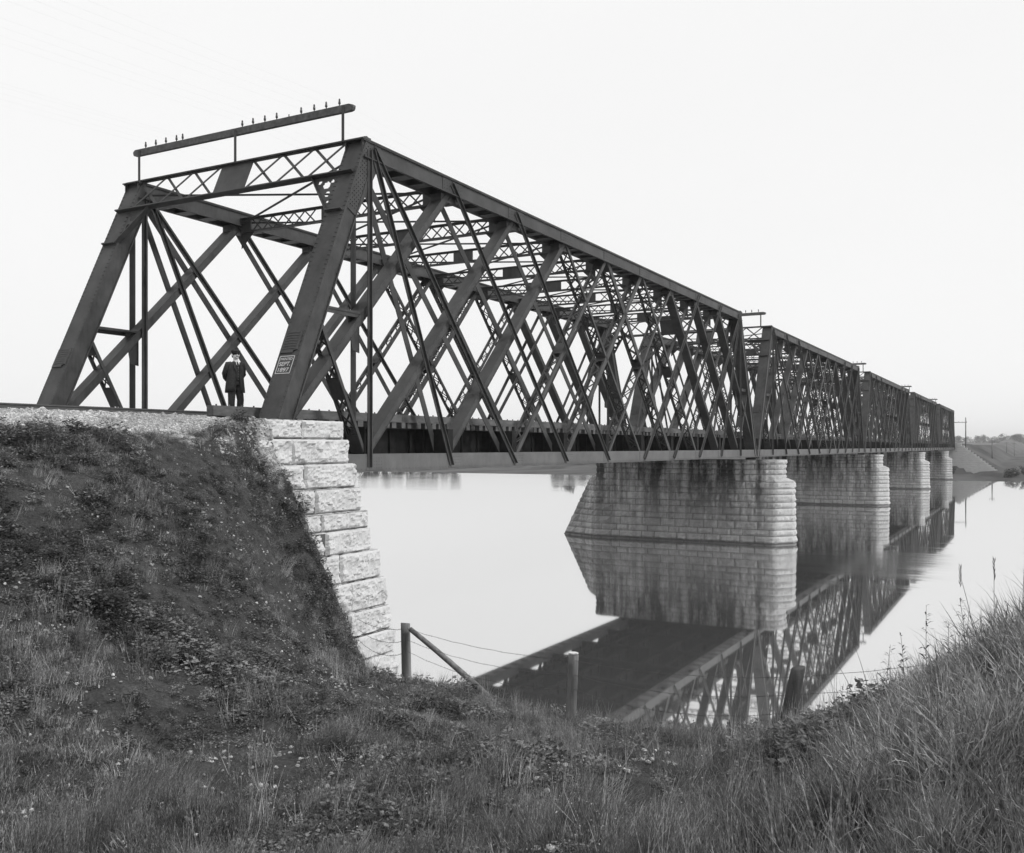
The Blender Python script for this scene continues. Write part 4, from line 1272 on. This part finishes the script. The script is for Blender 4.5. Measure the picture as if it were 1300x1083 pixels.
k = ((bands > .46) & (X_ > 1000)) | ((np.abs(X_-(1230+60*np.sin(Y_*.01))) < 35)) | (X_ > 1900) | ((np.abs(X_-640-30*np.sin(Y_*.02)) < 6) & (Y_ < -90) & (bands > .44))
X_, Y_ = X_[k], Y_[k]; sc = RNG.uniform(.65, 1.25, len(X_))
scatter('distant_woods', 'hazy line of woods along the horizon beyond the far bank', 'woods', np.c_[X_, Y_, far_z(X_, Y_)-.5], np.c_[X_*0, X_*0, RNG.uniform(0, 6.28, len(X_))],
        np.c_[sc*1.3, sc*1.3, sc], RNG.integers(0, 3, len(X_)), src)
# poles
def pole(px_, d, top_py, label, arm_w=0.0):
    t = pix(px_, top_py, d); b = fz(t[0], t[1])-.3; off = (t[0], t[1], b)
    root = empty('telegraph_pole', off); tag(root, label, 'pole', 'telegraph poles beyond the river')
    m = MB(off); m.tube([(t[0], t[1], b), (t[0]+.03, t[1], t[2])], [.16, .10], 8); m.build('shaft', M_POST, root)
    m = MB(off)
    if arm_w:
        m.box(t[0]-.06, t[0]+.06, t[1]-.3, t[1]+arm_w, t[2]-1.25, t[2]-1.10)
    else:
        m.box(t[0]-.06, t[0]+.06, t[1]-.7, t[1]+.7, t[2]-.55, t[2]-.42)
    for yy in ((-.2, arm_w*.5, arm_w-.1) if arm_w else (-.6, .6)):
        z = t[2]-(1.10 if arm_w else .42); m.tube([(t[0], t[1]+yy, z), (t[0], t[1]+yy, z+.16)], .04, 6)
    m.build('crossarm', M_POST, root)
pole(1226, 232, 530, 'tallest telegraph pole, standing on the embankment just past the bridge end', 3.2)
pole(1259.5, 250, 559, 'lone pole on the low ground right of the far wing wall')
pole(1278, 420, 561, 'left one of two small distant poles near the right edge')
pole(1287.5, 430, 562, 'right one of two small distant poles near the right edge')

# ------------------------------------------------------------------ the man
M_SKIN = generic('skin', .58, .68, 12, .6)
M_COAT = generic('dark_wool', .030, .055, 25, .95, .004, .1)
M_TROUS = generic('trouser_cloth', .032, .058, 30, .95, .003, .1)
M_VEST = generic('waistcoat_cloth', .030, .046, 40, .9, .0, .1)
M_LINEN = generic('white_linen', .65, .75, 20, .8)
M_HAIR = generic('dark_hair', .03, .05, 40, .8)
def skin_mesh(name, verts, edges, radii, mat, parent, sub=2, label=None):
    me = bpy.data.meshes.new(name); me.from_pydata(verts, edges, []); o = bpy.data.objects.new(name, me); COL.objects.link(o)
    sk = o.modifiers.new('skin', 'SKIN'); sk.use_smooth_shade = True
    if not me.skin_vertices: bpy.context.view_layer.update()
    if me.skin_vertices:
        for i, r in enumerate(radii):
            rr = r if isinstance(r, tuple) else (r, r); me.skin_vertices[0].data[i].radius = rr
        me.skin_vertices[0].data[0].use_root = True
    ss = o.modifiers.new('sub', 'SUBSURF'); ss.levels = sub; ss.render_levels = sub
    bpy.context.view_layer.update(); dg = bpy.context.evaluated_depsgraph_get()
    nm = bpy.data.meshes.new_from_object(o.evaluated_get(dg)); bpy.data.objects.remove(o)
    nm.materials.clear(); nm.materials.append(mat)
    for p in nm.polygons: p.use_smooth = True
    r = bpy.data.objects.new(name, nm); COL.objects.link(r); r.parent = parent
    if label: r['label'] = label
    return r
mx_, my_, _ = pix(299, 500, Y=2.62)
man = empty('person', (mx_, my_, 7.03)); man.rotation_euler.z = math.atan2(CAM[1]-my_, CAM[0]-mx_) + R(90) + R(24)
tag(man, 'man in a dark open coat, waistcoat and flat cap, standing on the track', 'man')
bv = [(0, .01, .95), (0, .02, 1.15), (0, .01, 1.36), (0, .02, 1.50), (0, .0, 1.57), (0, -.02, 1.64), (0, -.015, 1.71),      # 0-6 spine, head
      (-.17, .02, 1.43), (-.26, .09, 1.20), (-.12, .20, 1.02), (.17, .02, 1.43), (.24, .10, 1.19), (.11, .20, 1.00),            # 7-12 arms
      (-.10, .01, .90), (-.115, -.01, .50), (-.12, .02, .10), (.10, .01, .90), (.125, -.03, .50), (.14, .02, .10),               # 13-18 legs
      (-.12, -.10, .04), (.16, -.10, .04)]
be = [(0,1),(1,2),(2,3),(3,4),(4,5),(5,6),(2,7),(7,8),(8,9),(2,10),(10,11),(11,12),(0,13),(13,14),(14,15),(0,16),(16,17),(17,18),(15,19),(18,20)]
br = [.13,.12,.15,.06,.06,.085,.082,.065,.045,.03,.065,.045,.03,.085,.058,.04,.085,.058,.04,.035,.035]
# hands, five fingers each, clasped behind
for wi, sx in ((9, 1), (12, -1)):
    w = bv[wi]; pa = len(bv); bv.append((w[0]+sx*.05, w[1]+.02, w[2]-.03)); be.append((wi, pa)); br.append(.026)
    for f in range(4):
        q = len(bv); L = (.055, .065, .06, .045)[f]
        bv.append((w[0]+sx*.09, w[1]+.035, w[2]-.015-.019*f)); bv.append((w[0]+sx*(.09+L), w[1]+.03-.01*f, w[2]-.025-.022*f))
        be += [(pa, q), (q, q+1)]; br += [.009, .008]
    q = len(bv); bv.append((w[0]+sx*.06, w[1]-.005, w[2]+.02)); bv.append((w[0]+sx*.10, w[1]-.01, w[2]+.03)); be += [(pa, q), (q, q+1)]; br += [.010, .009]
skin_mesh('body', bv, be, br, M_SKIN, man)
def mring(z, rx, ry, cy=0, cx=0, n=20, f=1.0): return [(cx+math.cos(6.2832*k/n)*rx, cy+math.sin(6.2832*k/n)*ry*(f if math.sin(6.2832*k/n) < 0 else 1), z) for k in range(n)]
def mloft(name, rings, mat, smooth=True, caps=True, parent=man):
    m = MB(); m.loft(rings, smooth, caps); return m.build(name, mat, parent)
# face
m = MB(); m.loft([mring(1.655, .012, .014, -.108), mring(1.67, .015, .02, -.110), mring(1.70, .008, .010, -.102)]); 
for sx in (-1, 1): m.loft([mring(1.645, .008, .012, -.01, sx*.088), mring(1.67, .013, .022, -.01, sx*.092), mring(1.70, .009, .016, -.01, sx*.09)])
m.loft([mring(1.598, .03, .02, -.085), mring(1.615, .045, .03, -.085), mring(1.64, .055, .035, -.075)]); m.build('face_features', M_SKIN, man)
m = MB()
for sx in (-1, 1): m.tube([(sx*.030-.012, -.103, 1.692), (sx*.030+.012, -.103, 1.692)], .006, 6); m.tube([(sx*.034-.02, -.100, 1.708), (sx*.034+.02, -.098, 1.707)], .005, 6)
m.tube([(-.04, -.098, 1.636), (-.015, -.112, 1.646), (.015, -.112, 1.646), (.04, -.098, 1.636)], [.006, .012, .012, .006], 6); m.build('eyes_and_moustache', M_HAIR, man)
mloft('hair', [mring(1.62, .080, .060, .035), mring(1.68, .094, .088, .018), mring(1.74, .092, .088, .006)], M_HAIR)
# cap: band, soft crown, peak
mloft('cap', [mring(1.725, .101, .110, -.01), mring(1.755, .103, .112, -.01), mring(1.775, .122, .130, -.012), mring(1.80, .120, .128, -.008), mring(1.815, .08, .09, -.005), mring(1.818, .01, .01, 0)], M_COAT)
m = MB(); m.loft([[(math.cos(a)*.075, -.085-abs(math.sin(a))*.05, z) for a in [math.pi+math.pi*k/10 for k in range(11)]] + [(.07, -.06, z), (-.07, -.06, z)] for z in (1.722, 1.730)]); m.build('cap_peak', M_HAIR, man)
# trousers
m = MB()
for sx, kx, ky in ((-1, -.115, -.01), (1, .125, -.03)):
    m.loft([mring(.07, .075, .085, .015, kx+sx*.01), mring(.12, .082, .09, .015, kx+sx*.008), mring(.30, .085, .092, .0, kx), mring(.50, .088, .095, ky, kx), mring(.75, .105, .115, .0, sx*.10), mring(.93, .12, .13, .01, sx*.075)])
m.loft([mring(.86, .18, .135, .01), mring(.95, .185, .14, .01), mring(1.06, .175, .13, .01)]); m.build('trousers', M_TROUS, man)
for sx, kx in ((-1, -.125), (1, .14)):
    mloft('shoe', [[(kx+sx*.02+math.cos(6.2832*k/14)*w_, -.045+math.sin(6.2832*k/14)*l_, z) for k in range(14)] for z, w_, l_ in ((0.0, .05, .145), (.03, .052, .148), (.06, .044, .13), (.095, .035, .08))], M_HAIR)
# waistcoat, shirt, tie
mloft('waistcoat', [mring(.98, .165, .135, .0), mring(1.10, .165, .145, .0), mring(1.30, .185, .155, .0), mring(1.42, .16, .12, .01), mring(1.48, .09, .08, .01)], M_VEST)
m = MB()
for z in (1.03, 1.10, 1.17, 1.24, 1.31): m.tube([(0.012, -.142-.02*(z-1.0), z), (0.012, -.156-.02*(z-1.0), z)], .007, 8)
m.build('waistcoat_buttons', M_POST, man)
m = MB(); m.add([(-.065, -.105, 1.50), (.065, -.105, 1.50), (.035, -.148, 1.42), (0.0, -.163, 1.34), (-.035, -.148, 1.42)], [(0, 4, 3, 2, 1)])
m.loft([mring(1.47, .078, .078, -.005), mring(1.50, .072, .074, -.010), mring(1.545, .066, .070, -.015)], True, False); m.build('shirt_and_collar', M_LINEN, man)
m = MB(); m.loft([[(-.014, -.150, 1.36), (.014, -.150, 1.36), (.014, -.170, 1.36), (-.014, -.170, 1.36)], [(-.028, -.128, 1.42), (.028, -.128, 1.42), (.028, -.158, 1.42), (-.028, -.158, 1.42)], [(-.020, -.085, 1.50), (.020, -.085, 1.50), (.020, -.105, 1.50), (-.020, -.105, 1.50)]], False); m.build('tie', M_HAIR, man)
# coat: open shell, wider on his right
m = MB(); rings = []
for z, rx, ry, op in ((.70, .27, .19, .55), (.80, .262, .19, .50), (.95, .245, .185, .42), (1.10, .225, .18, .36), (1.28, .225, .18, .33), (1.40, .205, .155, .33), (1.46, .15, .115, .36), (1.50, .095, .09, .45)):
    ring = []; n = 26
    for k in range(n):
        a = -math.pi/2 + op*.55 + (2*math.pi - op*1.15)*k/(n-1)
        ring.append((math.cos(a)*rx*(1+.03*math.sin(a*5)*(z < 1)), math.sin(a)*ry + .015, z + .015*math.sin(a*2)))
    rings.append(ring)
inner = [[(x_*.95, (y_-.015)*.95+.015, z_) for x_, y_, z_ in r_] for r_ in rings]
n = 26; vs = [v for r_ in rings for v in r_] + [v for r_ in inner for v in r_]; q = len(rings)*n; fs = []
for i in range(len(rings)-1):
    for k in range(n-1):
        a = i*n+k; fs.append((a, a+1, a+1+n, a+n)); fs.append((a+q, a+n+q, a+1+n+q, a+1+q))
    for k in (0, n-1): a = i*n+k; fs.append((a, a+n, a+n+q, a+q))
for k in range(n-1): fs.append((k, k+q, k+1+q, k+1)); a = (len(rings)-1)*n+k; fs.append((a, a+1, a+1+q, a+q))
m.add(vs, fs, True); coat = m.build('coat', M_COAT, man)
m = MB()
for sx in (-1, 1):
    m.tube([(sx*.12, .01, 1.44), (sx*.20, .02, 1.43), (sx*.232, .05, 1.32), (sx*.265, .09, 1.19), (sx*.22, .15, 1.09), (sx*.15, .20, 1.025)], [.07, .083, .076, .068, .062, .052], 14)
m.build('sleeves', M_COAT, coat)
m = MB()
for sx in (-1, 1):
    e = sx*.5
    m.add([(sx*.055, -.152, 1.50), (sx*.105, -.150, 1.46), (sx*.125, -.185, 1.36), (sx*.075, -.190, 1.27), (sx*.045, -.185, 1.22), (sx*.05, -.170, 1.40)], [(0, 1, 2, 3, 4, 5)])
m.build('lapels', M_COAT, coat)
# ------------------------------------------------------------------ light, sky, camera
SUN_EL, SUN_AZ_VEC = R(44), Vector((.02, -1.0, 0)).normalized()
sd = bpy.data.lights.new('sun', 'SUN'); sd.energy = 2.2; sd.angle = R(11); sd.color = (1, 1, 1)
so = bpy.data.objects.new('sun', sd); COL.objects.link(so)
tosun = Vector((SUN_AZ_VEC.x*math.cos(SUN_EL), SUN_AZ_VEC.y*math.cos(SUN_EL), math.sin(SUN_EL)))
so.rotation_euler = tosun.to_track_quat('Z', 'Y').to_euler(); so.location = (-20, -40, 60)
w = bpy.data.worlds.new('World'); scene.world = w; w.use_nodes = True
nt = w.node_tree; bg = nt.nodes['Background']
sky = N(nt, 'ShaderNodeTexSky'); sky.sky_type = 'NISHITA'; sky.sun_disc = False
sky.sun_elevation = SUN_EL; sky.sun_rotation = math.atan2(SUN_AZ_VEC.x, SUN_AZ_VEC.y)
sky.dust_density = 4; sky.air_density = 1.0
bw = N(nt, 'ShaderNodeRGBToBW'); nt.links.new(sky.outputs[0], bw.inputs[0])
tc = N(nt, 'ShaderNodeTexCoord')
cl = noise(nt, tc.outputs['Generated'], 1.6, 4, .5, (1, 1, 2.5))
cloud = ramp(nt, cl, [(.25, .965), (.75, 1.0)])            # high even overcast
cm = mul(nt, cloud, 9.95)
mx = N(nt, 'ShaderNodeMix', data_type='FLOAT'); mx.inputs[0].default_value = .96
nt.links.new(bw.outputs[0], mx.inputs[2]); nt.links.new(cm, mx.inputs[3])
nt.links.new(mx.outputs[0], bg.inputs['Color']); bg.inputs['Strength'].default_value = .10

cam = bpy.data.cameras.new('camera'); co = bpy.data.objects.new('camera', cam); COL.objects.link(co)
cam.sensor_fit = 'HORIZONTAL'; cam.sensor_width = 36; cam.lens = 36*FPX/1300
cam.shift_y = (HZ-541.5)/1300; cam.clip_end = 6000; cam.clip_start = .1
# the air over the river
hz, hnt, hb = newmat('river_haze'); hnt.nodes.remove(hb)
pv = N(hnt, 'ShaderNodeVolumePrincipled'); pv.inputs['Color'].default_value = (.97, .97, .97, 1); pv.inputs['Density'].default_value = .00030
hnt.links.new(pv.outputs[0], hnt.nodes['Material Output'].inputs['Volume'])
m = MB(); m.box(-310, 2750, -1650, 1650, -3.2, 40); tag(m.build('haze', hz), kind='stuff')
co.location = CAM
co.rotation_euler = (R(90), 0, TH - R(90))
scene.camera = co
vs_ = scene.view_settings; vs_.view_transform = 'Standard'; vs_.look = 'None'; vs_.exposure = 0; vs_.gamma = 1
scene.cycles.use_denoising = True
scene.cycles.denoising_prefilter = 'ACCURATE'; scene.cycles.denoising_input_passes = 'RGB_ALBEDO_NORMAL'
scene.cycles.max_bounces = 6; scene.cycles.diffuse_bounces = 3; scene.cycles.volume_bounces = 0
